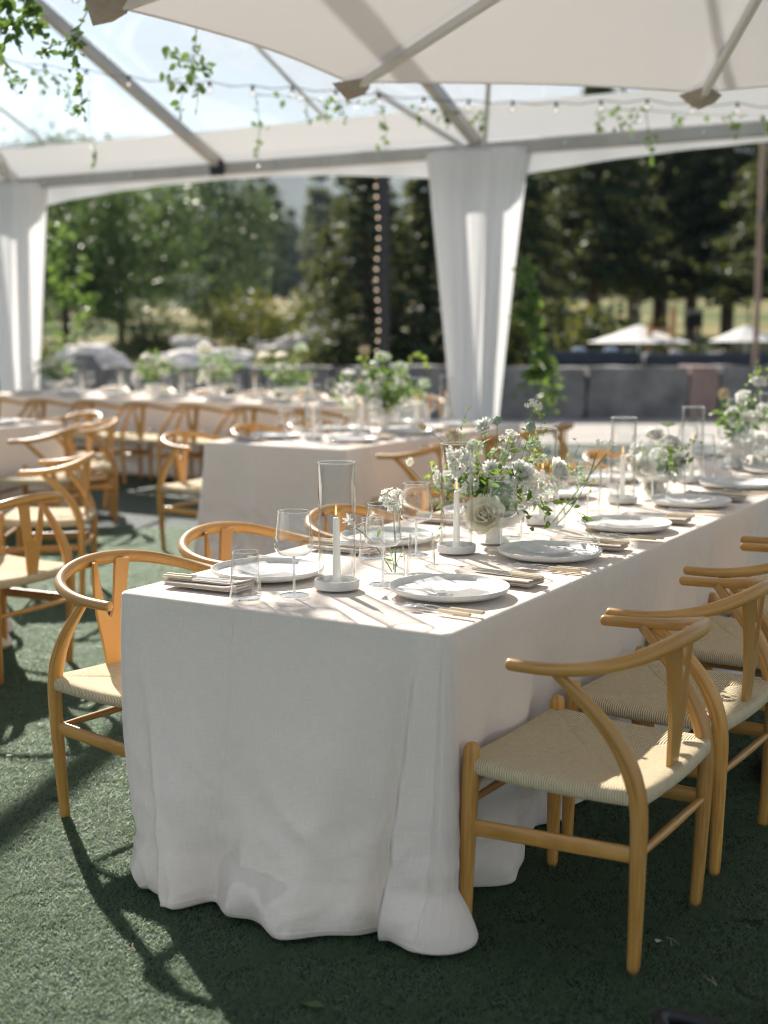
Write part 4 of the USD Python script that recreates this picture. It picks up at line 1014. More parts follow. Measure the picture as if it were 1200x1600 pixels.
for u_, v_, lb in ((.065, -.636, 'tumbler at the front left corner, by the folded napkin'), (.562, -.393, 'tumbler between the near plate and the second candle'), (.74, -.66, 'tumbler behind the first candle at the second left place'), (1.302, -.464, 'tumbler at the foot of the pedestal bowl'),
                   (1.45, -.68, 'tumbler behind the main bouquet'), (1.93, -.36, 'tumbler in front of the third candle'), (2.12, -.68, 'tumbler at the fourth left place'), (2.62, -.33, 'tumbler in front of the white flower bowl'), (2.85, -.68, 'tumbler at the fifth left place'), (3.28, -.33, 'tumbler in front of the fifth candle'), (3.5, -.68, 'tumbler at the sixth left place')):
    glassat(TU, u_, v_, 'clear ' + lb, 'tumbler', 'tumbler')
def candle(p, lean, lb, group=None):
    put(DI, 'candle_dish', f'shallow pale stone dish under {lb}', 'dish', p, rng.uniform(0, 360), group)
    put(CA, 'taper_candle', f'lit ivory taper candle inside {lb}', 'candle', (p[0], p[1], p[2] + .0088), rng.uniform(0, 360), group, rotx=lean)
    put(CHM, 'glass_chimney', f'tall clear glass cylinder of {lb}', 'glass cylinder', (p[0], p[1], p[2] + .0092), 0, group)
for k, (u_, v_) in enumerate(((.312, -.514), (.99, -.503), (1.685, -.519), (2.375, -.471), (3.2, -.448), (3.95, -.46), (4.6, -.47))):
    candle(W(u_, v_, CLOTHZ), rng.uniform(-.8, .8), f'the {nm[k]} candle from the camera on the near table')
# ------------------------------------------------------------------ the other tables' settings
MT = lambda a, b, z=0.: W(3.83 + a, -2.69 + b, z)
for k in range(3):
    setting(.42 + .74 * k, 1, nm[k], 'the middle table', frame=MT)
    setting(.40 + .74 * k, -1, nm[k], 'the middle table', frame=MT)
for k in range(3):
    for sd, b1, b2 in (('right', -.40, -.36), ('left', -.60, -.66)):
        p = MT(.42 + .74 * k - .15, b1, CLOTHZ); put(WG, 'wine_glass', f'clear wine glass, {nm[k]} {sd} hand place of the middle table', 'wine glass', p)
        p = MT(.42 + .74 * k + .05, b2, CLOTHZ); put(TU, 'tumbler', f'clear tumbler, {nm[k]} {sd} hand place of the middle table', 'tumbler', p)
for k, a in enumerate((.42, 1.0, 1.75, 2.2)):
    candle(MT(a, -.5, CLOTHZ), 0., f'the {nm[k]} candle from the camera on the middle table')
FT = lambda a, b, z=0.: W(7.35 - b, -9.45 + a, z)
for k in range(7):
    for sd, b in (('near', -.2), ('far', -.8)):
        put(PL, 'dinner_plate', f'pale plate, {nm[k]} from the left on the {sd} side of the far cross table', 'plate', FT(.45 + .64 * k, b, CLOTHZ), rng.uniform(0, 360), 'plates on the far cross table')
        put(WG, 'wine_glass', f'clear wine glass, {nm[k]} from the left on the {sd} side of the far cross table', 'wine glass', FT(.33 + .64 * k + rng.uniform(-.05, .05), -.5 + (.12 if sd == 'near' else -.12), CLOTHZ), 0, 'wine glasses on the far cross table')
        put(TU, 'tumbler', f'clear tumbler, {nm[k]} from the left on the {sd} side of the far cross table', 'tumbler', FT(.55 + .64 * k + rng.uniform(-.05, .05), -.5 + (.16 if sd == 'near' else -.16), CLOTHZ), 0, 'tumblers on the far cross table')
for k, a in enumerate((.25, .95, 1.5, 2.3, 3.2, 3.85, 4.4)):
    candle(FT(a, -.5, CLOTHZ), 0., f'the {nm[k]} candle from the left on the far cross table')
LT = lambda a, b, z=0.: W(2.2 + a, -5.67 + b, z)
for k in range(3):
    put(PL, 'dinner_plate', f'pale plate, {nm[2 - k]} from the rounded corner along the right of the left table', 'plate', LT(.55 + .72 * k, -.22, CLOTHZ))
    put(NA[k % 2], 'napkin', f'folded oat napkin, {nm[2 - k]} from the rounded corner of the left table', 'napkin', LT(.78 + .72 * k, -.16, CLOTHZ), TROT + 92)

# ------------------------------------------------------------------ flowers
def petal_patch(L, Wd, cup, curl, n=5, m=5, r=None, ruff=0.):
    t, s = np.meshgrid(np.linspace(0, 1, n), np.linspace(-1, 1, m), indexing='ij')
    wd = Wd * np.sin(PI * (.08 + .84 * t) ** .8) ** .7
    wd = np.maximum(wd, .12 * Wd)
    x = s * wd / 2; ang = curl * t
    y = L * (np.sin(ang) / max(curl, 1e-3) if abs(curl) > 1e-3 else t); z = L * ((1 - np.cos(ang)) / max(curl, 1e-3) if abs(curl) > 1e-3 else 0 * t)
    z = z + cup * (s ** 2) * wd * .6
    if ruff and r is not None:
        z = z + ruff * L * r.normal(size=z.shape) * t
    return gridmesh(np.stack([x, y, z], -1))
def around(m, az, tilt, rad=0., z=0.):
    """turn a petal that lies along +y: tilt it up from the horizontal, then swing it round the axis"""
    v, f = m
    v = v @ rotm([1, 0, 0], tilt).T + [0, rad, z]
    return v @ rotm([0, 0, 1], az).T, f
def rose(R, r, layers=6):
    ms = []
    for k in range(layers):
        q = k / (layers - 1); n = 4 + int(5 * q); rad = R * .10 + R * .18 * q
        for i in range(n):
            ms.append(around(petal_patch(R * (.5 + .62 * q), R * (.55 + .55 * q), .25, 1.1 - .9 * q * r.uniform(.6, 1.2), 5, 5, r, .03), 2 * PI * (i + r.uniform(-.2, .2)) / n + k, 1.45 - 1.15 * q + r.normal(0, .06), rad, -R * .25 * q))
    return cat_(ms)
def scabiosa(R, r):
    ms = []
    for k, (n, l, t) in enumerate(((17, 1., .15), (15, .8, .45), (14, .55, .8), (12, .35, 1.15))):
        for i in range(n):
            ms.append(around(petal_patch(R * l, R * .42 * (1 - .12 * k), .3, .5, 4, 4, r, .09), 2 * PI * (i + r.uniform(-.3, .3)) / n, t + r.normal(0, .08), R * .06))
    return cat_(ms)
def floret(R, r, n=5):
    return cat_([around(petal_patch(R, R * .75, .2, .4, 3, 3), 2 * PI * i / n + r.uniform(-.1, .1), r.uniform(.2, .6)) for i in range(n)])
def cluster(R, r, n=34, fl=.32, squash=.8):
    ms = []
    for i in range(n):
        d = r.normal(size=3); d[2] = abs(d[2]) * 1.1 - .25; d /= np.linalg.norm(d)
        ms.append(moved(floret(R * fl * r.uniform(.8, 1.25), r), d * R * np.array([1, 1, squash]) * r.uniform(.75, 1.), align(d + r.normal(0, .25, 3))))
    return cat_(ms)
def umbel(R, r, n=26):
    ms = []
    for i in range(n):
        d = r.normal(size=3); d[2] = abs(d[2]) * .9 + .05; d /= np.linalg.norm(d); l = R * r.uniform(.75, 1.05)
        ms.append(tube([[0, 0, 0], d * l * .5 + [0, 0, .04 * R], d * l], .0007, 4)[0])
        ms.append(moved(floret(R * .30, r, 6), d * l, align(d)))
    return cat_(ms)
def pod(R):
    v, f = lathe([(.12 * R, -1.05 * R), (.5 * R, -.85 * R), (.93 * R, -.3 * R), (1. * R, .1 * R), (.8 * R, .6 * R), (.42 * R, .82 * R), (.62 * R, .95 * R), (.60 * R, 1.03 * R), (0, 1.05 * R)], 16)
    a = np.arctan2(v[:, 1], v[:, 0]); v[:, :2] *= (1 + .06 * np.cos(8 * a))[:, None]
    return v, f
def fuzzy(L, R, r, n=260):
    v = trimesh.creation.icosphere(2); core = (np.array(v.vertices) * [R * .75, R * .75, L * .45], np.array(v.faces))
    d = r.normal(size=(n, 3)); d /= np.linalg.norm(d, axis=1, keepdims=True); b = d * [R * .7, R * .7, L * .45]
    tip = b + (d * [1, 1, .5] + [0, 0, .5]) * R * .75; s = np.cross(d, r.normal(size=(n, 3))); s = s / np.linalg.norm(s, axis=1, keepdims=True) * R * .035
    hv = np.stack([b - s, b + s, tip], 1).reshape(-1, 3)
    return cat_([core, (hv, np.arange(3 * n).reshape(-1, 3))])
def lily(R, r):
    return cat_([around(petal_patch(R, R * .24, .4, 1.5 + r.uniform(-.2, .3), 7, 3), 2 * PI * i / 6, 1.25 + r.normal(0, .1), R * .03) for i in range(6)])
def spike(L, R, r, n=26):
    ms = []
    for i in range(n):
        t = i / n; a = 2.4 * i; d = np.array([math.cos(a), math.sin(a), .25])
        ms.append(moved(floret(R * (1 - .55 * t) * r.uniform(.8, 1.15), r), np.array([0, 0, L * t]) + d * R * .5 * (1 - .5 * t), align(d + r.normal(0, .2, 3))))
    return cat_(ms)
def leaf_shape(L, Wd, bend=.3, fold=.18):
    t = np.linspace(0, 1, 5); wd = Wd * np.array([.06, .8, 1., .62, .02]) / 2
    y = L * t; z = -bend * L * t ** 2
    v = np.vstack([np.c_[-wd, y, z + fold * wd], np.c_[0 * t, y, z], np.c_[wd, y, z + fold * wd]])
    f = []
    for i in range(4):
        f += [[i, i + 5, i + 6], [i, i + 6, i + 1], [i + 5, i + 10, i + 11], [i + 5, i + 11, i + 6]]
    return v, np.array(f)
def sprig(p, n, L, r, leafL=.03, wd=.45, thick=.0011, both=True):
    """a stem along the points p with leaves; returns stem and leaves"""
    pp = spline(p, 14) if len(p) > 2 else np.linspace(p[0], p[1], 14)
    st = tube(pp, np.linspace(thick, thick * .5, 14), 5)[0]; ms = []
    for i in range(n):
        t = .15 + .85 * (i + r.uniform(0, .8)) / n; k = t * 13; a = int(min(12, k)); c = pp[a] + (pp[a + 1] - pp[a]) * (k - a)
        tan = pp[a + 1] - pp[a]; tan /= np.linalg.norm(tan) + 1e-9
        d = r.normal(size=3); d -= tan * (d @ tan); d /= np.linalg.norm(d) + 1e-9; d = d + tan * .5; d[2] -= .2
        ms.append(moved(leaf_shape(leafL * r.uniform(.6, 1.2), leafL * wd * r.uniform(.8, 1.2), r.uniform(.1, .6)), c, align(d, r.uniform(0, 6)) @ rotm([1, 0, 0], -PI / 2).T))
    return st, ms
def buds(p, n, r, rad=.006):
    """airy stem with little round green bracts"""
    pp = spline(p, 12); ms = []
    for i in range(n):
        a = int(r.integers(4, 12)); c = pp[a] + r.normal(0, .016, 3)
        ms.append(tube([pp[a], c], .0005, 3)[0])
        ms.append(moved(leaf_shape(rad * 2.2, rad * 2.2, .2), c, align(r.normal(size=3))))
        ms.append(moved(leaf_shape(rad * 2.0, rad * 2.0, .2), c, align(r.normal(size=3))))
    return cat_([tube(pp, .0009, 5)[0]] + ms)

class Bouquet:
    def __init__(self, name, label, p0, seed, neck=.13, d=None):
        self.p0 = np.array(p0); self.r = np.random.default_rng(seed); self.neck = np.array([0, 0, neck]); self.d = d if d else p0[1]
        self.t = thing(name, label, 'flower arrangement', p0)
    def loc(self, px, py, dd=0.):
        return at(px, py, self.d + dd) - self.p0
    def stem(self, c, base=None, sag=0., th=.0012):
        b = self.neck + self.r.normal(0, .018, 3) * [1, 1, .3] if base is None else np.array(base)
        m = (b + c) / 2 + self.r.normal(0, .012, 3) + [0, 0, sag]
        part(self.t, 'stem', tube(spline([b, m, c], 9), th, 5)[0], stem_mat, True)
    def bloom(self, kind, c, size, d=(0, -.4, 1), stem=True, mat=None, label=None):
        c = np.array(c, float); r = self.r; R = align(np.array(d, float) + r.normal(0, .12, 3), r.uniform(0, 6))
        mk, mt = {'rose': (lambda: rose(size, r), petal_cream), 'scabiosa': (lambda: scabiosa(size, r), petal_white), 'floret_cluster': (lambda: cluster(size, r), petal_white), 'green_cluster': (lambda: cluster(size, r), petal_green), 'umbel': (lambda: umbel(size, r), petal_white),
                  'poppy_pod': (lambda: pod(size), pod_mat), 'bunny_tail': (lambda: fuzzy(size * 2.6, size, r), tan_mat if mat is None else mat), 'dried_ball': (lambda: fuzzy(size * 2, size, r, 420), tan_mat), 'lily': (lambda: lily(size, r), petal_white), 'flower_spike': (lambda: spike(size * 5, size, r), petal_white)}[kind]
        part(self.t, kind, moved(mk(), c, R), mat or mt, kind in ('rose', 'poppy_pod', 'lily', 'scabiosa'), label=label)
        if stem:
            self.stem(c)
    def sprig(self, pts, n, leafL=.032, wd=.42, single=False, mat=None):
        st, ms = sprig(pts, n, 0, self.r, leafL, wd)
        part(self.t, 'stem', st, stem_mat, True)
        if single:
            for m in ms:
                part(self.t, 'leaf', m, mat or leaf_bright)
        elif ms:
            part(self.t, 'leaf_sprig', cat_(ms), mat or leaf_flower)
    def fill(self, n, c, rad, leafL=.035):
        for k in range(n):
            d = self.r.normal(size=3); d[2] = abs(d[2]) * .7; d /= np.linalg.norm(d)
            e = np.array(c) + d * rad * self.r.uniform(.6, 1.1)
            self.sprig([self.neck, (self.neck + e) / 2 + [0, 0, .02], e], 9, leafL)
    def airy(self, pts, n=14, rad=.006):
        part(self.t, 'airy_sprig', buds(pts, n, self.r, rad), leaf_lime)

def pedestal_bowl(p, label, R=.105, H=.115, foot=.05):
    t = thing('pedestal_bowl', label, 'bowl', p)
    part(t, 'bowl', lathe([(.018, .045), (.03, .047), (R * .75, .066), (R * .97, H * .85), (R, H), (R - .004, H + .001), (R * .92, H * .86), (R * .7, .075), (0, .055)], 40), ceramic, True)
    part(t, 'foot', lathe([(0, 0), (foot, 0), (foot, .004), (foot * .6, .016), (.022, .035), (.019, .047)], 32), ceramic, True)
    return t
B0 = W(1.216, -.481, CLOTHZ)
pedestal_bowl(B0, 'white footed bowl under the big main bouquet')
b = Bouquet('flower_arrangement', 'big loose bouquet of white blooms, pods and trailing greenery on the near table', B0, 31)
L_ = b.loc
b.bloom('rose', L_(758, 806, -.12), .056, (-.2, -1, .45), label='largest cream white rose in front')
b.bloom('rose', L_(812, 742, -.05), .045, (.1, -.7, .7), mat=petal_white)
b.bloom('rose', L_(872, 738, .0), .040, (.5, -.6, .6), mat=petal_white)
b.bloom('scabiosa', L_(757, 668, .02), .034, (-.2, -.8, .6))
b.bloom('scabiosa', L_(768, 735, -.06), .036, (0, -.8, .6))
b.bloom('scabiosa', L_(832, 697, .02), .028, (.1, -.6, .8), mat=petal_green)
b.bloom('poppy_pod', L_(777, 657, .04), .0150, (.05, 0, 1)); b.bloom('poppy_pod', L_(829, 667, 0), .0165, (.35, -.3, .9)); b.bloom('poppy_pod', L_(741, 763, -.14), .012, (-.4, -1, .1))
b.bloom('umbel', L_(834, 636, .03), .026, (.1, -.3, 1)); b.bloom('dried_ball', L_(708, 683, -.02), .022, (0, 0, 1))
b.bloom('floret_cluster', L_(795, 684, .02), .027); b.bloom('floret_cluster', L_(790, 745, -.10), .034, (0, -1, .5)); b.bloom('floret_cluster', L_(822, 772, -.10), .042, (.2, -1, .4)); b.bloom('floret_cluster', L_(855, 760, -.05), .036, (.5, -.8, .4)); b.bloom('green_cluster', L_(842, 720, .03), .028)
b.bloom('floret_cluster', L_(720, 720, .0), .040, (-.4, -.6, .7)); b.bloom('floret_cluster', L_(728, 752, -.06), .040, (-.4, -.9, .3)); b.bloom('floret_cluster', L_(700, 752, .02), .033, (-.8, -.5, .3)); b.bloom('green_cluster', L_(780, 712, .03), .030)
b.bloom('green_cluster', L_(903, 740, .03), .026, (.8, -.3, .5)); b.bloom('green_cluster', L_(742, 700, .06), .028)
for x, y in ((690, 745), (712, 712), (735, 712)):
    c = L_(x, y + 22, .02); b.bloom('flower_spike', c, .017, (-.35, -.2, 1), stem=False)
b.bloom('bunny_tail', L_(660, 667, -.02), .0115, (-.75, -.1, .65), stem=False, mat=tan_mat); b.stem(L_(664, 672, -.02), L_(716, 760, 0), .03, .0008)
b.bloom('bunny_tail', L_(640, 723, -.06), .0115, (.3, -.2, .9), stem=False, mat=petal_cream); b.stem(L_(639, 729, -.06), L_(690, 800, -.05), .02, .0008)
b.fill(30, [.0, 0, .18], .17, .040)
b.fill(12, [.07, -.05, .12], .12, .042); b.fill(9, [-.07, -.02, .15], .12, .036)
b.sprig([b.neck, L_(720, 690, .02), L_(737, 634, .03)], 10, .022, .5)
b.sprig([b.neck, L_(802, 690, .0), L_(838, 645, .02)], 8, .02)
b.airy([b.neck, L_(690, 770, .0), L_(672, 728, .0)], 16, .007); b.airy([b.neck, L_(690, 760, .0), L_(693, 722, .0)], 10, .007); b.airy([b.neck, L_(838, 690, .02), L_(846, 652, .03)], 14); b.airy([b.neck, L_(830, 720, .02), L_(845, 690, .03)], 14)
b.airy([b.neck, L_(880, 730, .05), L_(905, 695, .08)], 16); b.airy([b.neck, L_(890, 760, .02), L_(925, 752, .04)], 12)
# the trailing vine: its leaves stand out one by one
b.sprig([b.neck + [.03, -.03, -.01], L_(842, 786, -.05), L_(885, 786, -.03), L_(908, 806, -.04), L_(925, 838, -.05), L_(955, 848, -.06)], 16, .036, .42, True)
b.sprig([b.neck + [.03, -.05, -.01], L_(835, 785, -.1), L_(850, 800, -.1), L_(862, 822, -.1)], 7, .040, .45, True)
b.sprig([b.neck + [.03, -.05, -.01], L_(810, 790, -.13), L_(822, 808, -.13), L_(828, 828, -.12)], 5, .038, .45, True)
b.sprig([b.neck + [-.03, -.03, 0], L_(700, 770, -.03), L_(690, 810, -.05), L_(686, 848, -.06)], 14, .026, .5, True)
B1 = W(2.70, -.43, CLOTHZ)
pedestal_bowl(B1, 'low white bowl holding the second bouquet of the near table', .085, .085, .055)
b2 = Bouquet('flower_arrangement', 'small bouquet of white roses in a low white bowl on the near table', B1, 44, .09)
L_ = b2.loc
for x, y, s, d in ((1022, 680, .034, (-.2, -.6, .8)), (1046, 692, .042, (.1, -.5, .9)), (1006, 730, .05, (-.4, -1, .3)), (1018, 760, .036, (-.3, -1, .1)), (1060, 722, .034, (.4, -.8, .5)), (996, 700, .03, (-.6, -.5, .6))):
    b2.bloom('rose', L_(x, y, -.03), s, d, mat=petal_white)
b2.bloom('rose', L_(1043, 664, .02), .028, (0, 0, 1), mat=petal_green)
b2.bloom('floret_cluster', L_(1030, 712, -.05), .035); b2.bloom('floret_cluster', L_(1052, 742, -.05), .034, (.3, -1, .3)); b2.bloom('floret_cluster', L_(985, 720, 0), .03)
b2.fill(18, [.0, 0, .10], .13, .036)
b2.airy([b2.neck, L_(1070, 700, .05), L_(1088, 690, .05)], 12)
B2 = W(3.92, -.45, CLOTHZ)
pedestal_bowl(B2, 'white footed bowl under the bouquet at the right picture edge', .095)
b3 = Bouquet('flower_arrangement', 'tall bouquet of white blooms cut by the right picture edge', B2, 52)
L_ = b3.loc
b3.bloom('dried_ball', L_(1131, 617, 0), .026)
for x, y, s, k in ((1165, 625, .05, 'floret_cluster'), (1185, 600, .045, 'scabiosa'), (1150, 650, .05, 'floret_cluster'), (1178, 655, .055, 'rose'), (1195, 690, .06, 'rose'), (1160, 690, .06, 'floret_cluster'), (1140, 700, .05, 'rose'), (1175, 720, .06, 'floret_cluster'), (1200, 640, .05, 'floret_cluster'), (1195, 730, .05, 'rose')):
    b3.bloom(k, L_(x, y, -.03), s, mat=petal_white)
b3.fill(16, [.05, 0, .22], .2, .045); b3.airy([b3.neck, L_(1160, 620, 0), L_(1180, 580, 0)], 16, .009); b3.airy([b3.neck, L_(1180, 620, 0), L_(1196, 575, 0)], 14, .009)
B3 = MT(1.3, -.5, CLOTHZ)
pedestal_bowl(B3, 'white footed bowl under the bouquet of the middle table')
b4 = Bouquet('flower_arrangement', 'wide bouquet of white hydrangeas and greenery on the middle table', B3, 61, .14)
L_ = b4.loc
b4.bloom('dried_ball', L_(570, 549, .0), .034)
for x, y, s, k in ((582, 628, .085, 'floret_cluster'), (590, 602, .08, 'floret_cluster'), (562, 632, .07, 'rose'), (600, 645, .07, 'rose'), (540, 610, .06, 'floret_cluster'), (620, 600, .06, 'floret_cluster'), (635, 630, .055, 'floret_cluster'), (598, 560, .05, 'green_cluster'), (626, 575, .05, 'green_cluster'), (545, 585, .05, 'scabiosa'), (663, 600, .04, 'green_cluster'), (575, 585, .05, 'scabiosa')):
    b4.bloom(k, L_(x, y, -.04), s)
b4.fill(34, [.0, 0, .24], .30, .06)
b4.airy([b4.neck, L_(630, 580, 0), L_(655, 556, 0), L_(665, 572, 0)], 26, .014); b4.airy([b4.neck, L_(580, 580, 0), L_(560, 560, 0)], 18, .012); b4.airy([b4.neck, L_(530, 630, 0), L_(520, 600, 0)], 18, .012)
for k, (a, s) in enumerate(((.55, .9), (1.95, .95), (2.75, 1.15), (3.6, 1.))):
    P_ = FT(a, -.5, CLOTHZ)
    pedestal_bowl(P_, f'white footed bowl, {nm[k]} bouquet from the left on the far cross table')
    q = Bouquet('flower_arrangement', f'green and white bouquet, {nm[k]} from the left on the far cross table', P_, 70 + k, .13)
    for i in range(9):
        c = q.r.normal(0, .10, 3) * s + [0, 0, .24 + .05 * q.r.normal()]
        q.bloom(('floret_cluster', 'rose', 'green_cluster')[i % 3], c, .055 * s)
    q.fill(20, [0, 0, .22], .26 * s, .06)
# bud vases
def bud_vase(p, label, R=.033, H=.085):
    put_ = thing('bud_vase', label, 'vase', p)
    part(put_, 'glass', lathe([(0, .010), (R * .9, .008), (R * .97, .002), (R, .006), (R * 1.03, H * .5), (R * .9, H)], 36), glass, True)
V0 = W(.523, -.46, CLOTHZ)
bud_vase(V0, 'small clear bud vase between the first candle and the near plate')
f0 = Bouquet('bud_bouquet', 'green stems with a white umbel and a pale lily in the near bud vase', V0, 81, .012)
f0.bloom('umbel', f0.loc(612, 784, -.01), .036, (-.1, -.5, .8), stem=False); f0.stem(f0.loc(612, 787, -.01), [.004, 0, .012], 0, .0022)
f0.bloom('lily', f0.loc(554, 822, -.03), .048, (-.5, -.4, .6), stem=False); f0.stem(f0.loc(556, 825, -.03), [-.004, 0, .014], .03, .0016)
f0.bloom('lily', f0.loc(574, 812, -.04), .034, (.6, -.4, .6), stem=False); f0.stem(f0.loc(572, 816, -.04), f0.loc(558, 826, -.03), 0, .001)
f0.sprig([[.0, 0, .02], [-.01, 0, .07], f0.loc(585, 835, -.02)], 6, .022, .5, True); f0.sprig([[.004, 0, .02], [.012, -.01, .05], [.03, -.02, .085]], 4, .018, .5, True)
V1 = W(1.60, -.43, CLOTHZ)
bud_vase(V1, 'clear bud vase with crossed stems right of the main bouquet', .036, .075)
f1 = Bouquet('bud_bouquet', 'two crossed brown stems with pale star lilies right of the main bouquet', V1, 83, .012)
for x, y, dd in ((932, 705, 0), (948, 706, .03)):
    f1.bloom('lily', f1.loc(x, y, dd), .05, (.3, -.4, .8), stem=False); f1.stem(f1.loc(x, y + 3, dd), [rng.uniform(-.015, .015), rng.uniform(-.01, .01), .013], 0, .0025)

# ------------------------------------------------------------------ string lights, vines, fallen leaves
BULB = lathe([(0, -.052), (.012, -.048), (.0205, -.034), (.0215, -.026), (.017, -.012), (.011, -.002), (.010, .0)], 14)
FIL = moved((np.array(trimesh.creation.icosphere(1).vertices), np.array(trimesh.creation.icosphere(1).faces)), (0, 0, -.03), None, .0075)
SOC = tube([[0, 0, -.004], [0, 0, .03]], .0115, 8)[0]
def lights(label, pts, seed):
    t = thing('string_lights', label, 'string lights', (0, 0, 0))
    path = []
    for i, (px, py, d) in enumerate(pts):
        c = at(px, py - 6, d) + [0, 0, .035]; path.append(c + [0, 0, .028])
        path.append(None)
        part(t, 'socket', moved(SOC, c), cable_mat, True); part(t, 'glass_bulb', moved(BULB, c), glass, True); part(t, 'filament', moved(FIL, c), bulb_mat, True)
    full = []
    P = [p for p in path if p is not None]
    for a, c in zip(P[:-1], P[1:]):
        full += [a, (a + c) / 2 - [0, 0, .02]]
    full.append(P[-1])
    part(t, 'cable', tube(np.array(full), .0035, 5)[0], cable_mat)
xs_ = [-60, 5, 70, 135, 201, 265, 328, 395, 457, 525, 592, 662, 732, 801, 869, 939, 1011, 1081, 1152, 1222]
ys_ = [104, 112, 121, 129, 139, 147, 148, 154, 156, 161, 167, 172, 176, 178, 180, 177, 175, 181, 180, 186]
lights('long row of small lit bulbs hanging under the tent edge', [(x, y, 9.2 + .0008 * x) for x, y in zip(xs_, ys_)], 1)
lights('short row of lit bulbs in the leaves at the top left corner', [(-25, 20, 6.0), (38, 4, 6.0), (118, 6, 6.1), (180, -14, 6.2)], 2)
VL = [leaf_shape(1., .62, .25, .25), leaf_shape(1., .55, .45, .15), leaf_shape(1., .68, .1, .3)]
def vine(label, stems, d, leafL, n, seed, single=True, name='hanging_vine'):
    """stems: pixel paths; every leaf that shows by itself is a part"""
    r = np.random.default_rng(seed)
    t = thing(name, label, 'vine', (0, 0, 0)); bulk = []
    for path in stems:
        pts = [at(x, y, d + r.normal(0, .05)) for x, y in path]
        pp = spline(pts, 16) if len(pts) > 2 else np.linspace(pts[0], pts[1], 16)
        part(t, 'stem', tube(pp, np.linspace(.0036, .0016, 16), 5)[0], stem_mat, True)
        m = int(n * len(path) / sum(map(len, stems)))
        for i in range(m):
            k = r.uniform(1.5, 14.99); a = int(k); c = pp[a] + (pp[a + 1] - pp[a]) * (k - a) + r.normal(0, leafL * .35, 3)
            dr = r.normal(size=3); dr[2] = dr[2] * .5 - .75
            q = moved(VL[int(r.integers(0, 3))], c, align(dr, r.uniform(0, 6)) @ rotm([1, 0, 0], -PI / 2).T, leafL * r.uniform(.6, 1.25))
            if single:
                part(t, 'leaf', q, leaf_bright)
            else:
                bulk.append(q)
    if bulk:
        part(t, 'foliage', cat_(bulk), leaf_bright)
vine('dense leafy vine filling the top left corner', [[(-20, -60), (10, 0), (20, 30), (30, 70)], [(30, -60), (40, -10), (50, 20), (55, 40)], [(-30, -20), (-5, 20), (12, 50)], [(60, -60), (50, -20), (35, 30)]], 5.6, .052, 130, 1)
vine('leafy vine trailing down across the grey rafter at upper left', [[(140, -60), (135, 20), (118, 55), (116, 90), (122, 130)], [(125, 45), (100, 65), (75, 75), (66, 88)], [(122, 120), (128, 150), (126, 180)], [(112, 62), (130, 70)]], 5.7, .040, 80, 2)
vine('bright leafy vine cluster hanging below the umbrella edge at left', [[(305, -60), (306, 60), (300, 100), (285, 150), (280, 182)], [(303, 90), (285, 95), (268, 80), (254, 78)], [(300, 100), (318, 98), (325, 110)], [(296, 115), (305, 130), (308, 168)], [(292, 120), (262, 125)]], 7.0, .050, 84, 3)
vine('dark leafed vine hanging at the left edge under the corner vine', [[(-15, 60), (5, 95), (14, 118), (28, 150)], [(5, 95), (22, 112), (34, 128)]], 6.2, .036, 26, 4)
vine('leaves of a vine hanging between the left bulbs', [[(50, 108), (66, 125), (68, 150)], [(80, 118), (90, 130), (92, 150)], [(105, 130), (108, 150), (110, 170)], [(40, 104), (130, 128)]], 7.6, .036, 48, 5)
vine('thin vine twined along the row of bulbs below the umbrella hem, left part', [[(395, 148), (460, 152), (530, 158), (590, 162)], [(480, 155), (478, 190)], [(530, 160), (545, 190)], [(592, 165), (602, 190), (600, 230)], [(500, 157), (515, 185)], [(400, 150), (405, 215), (400, 262)]], 9.5, .055, 60, 6, False)
vine('thin vine twined along the row of bulbs before the middle tent leg', [[(640, 168), (700, 174), (760, 177)], [(655, 170), (652, 185)], [(690, 172), (700, 195)], [(750, 176), (756, 190)]], 9.6, .055, 30, 7, False)
vine('thin vine twined along the row of bulbs below the umbrella hem, right part', [[(930, 176), (990, 172), (1080, 178), (1200, 180)], [(965, 176), (970, 200)], [(1010, 176), (1015, 215), (1022, 252)], [(1060, 178), (1050, 195)], [(1140, 180), (1155, 215)], [(940, 176), (935, 205)], [(1190, 180), (1197, 200)], [(985, 174), (990, 195)]], 10., .055, 90, 8, False)
vine('small vine sprig dangling before the left roof edge', [[(140, 140), (143, 215), (150, 235), (148, 258)]], 9., .05, 8, 9, False)
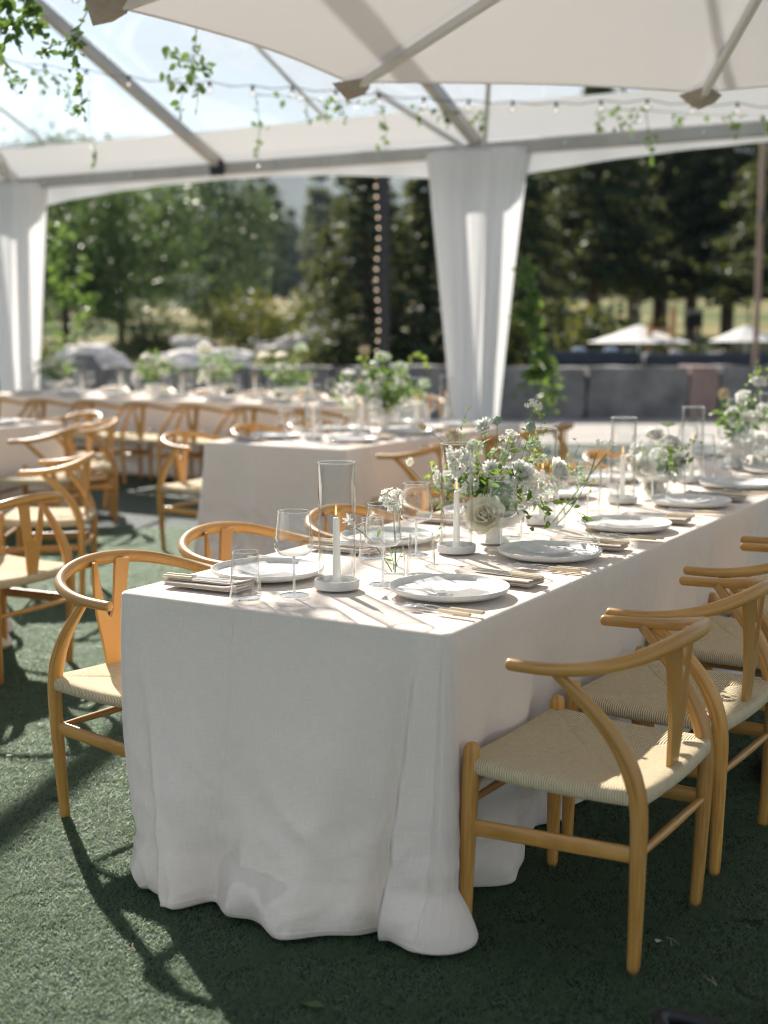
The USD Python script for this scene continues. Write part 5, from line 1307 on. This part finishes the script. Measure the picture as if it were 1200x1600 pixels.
vine('leafy garland hanging to the turf just right of the middle tent leg', [[(812, 390), (820, 430), (832, 480), (838, 530), (842, 580), (850, 645)], [(815, 400), (835, 450), (828, 500)], [(838, 520), (860, 570), (862, 640)], [(825, 470), (806, 490)], [(840, 560), (812, 620)], [(845, 560), (865, 590)]], 11.9, .085, 330, 10, False)
vine('slender leafy branches beside the left draped tent leg', [[(80, 560), (88, 470), (92, 400), (104, 350)], [(90, 480), (118, 440), (132, 400)], [(92, 430), (80, 380), (86, 340)], [(100, 560), (120, 500), (150, 455)]], 17.5, .11, 260, 11, False)
solo('fallen_leaf', moved(leaf_shape(.055, .030, .1, .2), (0, 0, .012)), leaf_flower, 'green leaf lying on the turf at the bottom middle', 'leaf', loc=onz(506, 1582), rotz=60)
for k, (px, py, lb) in enumerate(((128, 1262 - 160, 'pale petal on the turf between the left chair leg and the cloth'), (145, 1092, 'pale petal under the seat of the left chair'), (385, 1318 - 200, 'small pale petal by the cloth'), (60, 1140, 'pale petal left of the left chair leg'), (20, 1187, 'green white petal at the left edge of the turf'),
                                ((207), 770 + 58, 'white petal on the sunny turf beside the middle table chair'), (200, 912, 'white petal behind the left chair back'), (192, 845, 'white petal between the turned chairs and the middle table'), (1030, 1478, 'pale petal beside the rear leg of the nearest chair'))):
    if px == 385:
        continue
    solo('fallen_petal', moved(leaf_shape(.026, .018, -.15, .4), (0, 0, .016)), petal_green if 'green' in lb else petal_white, lb, 'petal', loc=onz(px, py), rotz=float(rng.uniform(0, 360)))
for k, (px, py, lb) in enumerate(((1040, 1475, 'dry pine needle pair right of the nearest chair leg'), (1120, 1552, 'dry pine needle near the bottom right'), (212, 1497, 'dry pine needle in the lit turf at lower left'), (205, 1288, 'dry pine needle by the left chair foot'))):
    solo('pine_needle', cat_([tube([[0, 0, .018], [.02, .008, .021], [.045, .012, .018]], .0007, 4)[0], tube([[0, 0, .018], [.02, .001, .022], [.042, -.008, .018]], .0007, 4)[0]]), tan_mat, lb, 'pine needle', loc=onz(px, py), rotz=float(rng.uniform(0, 360)))
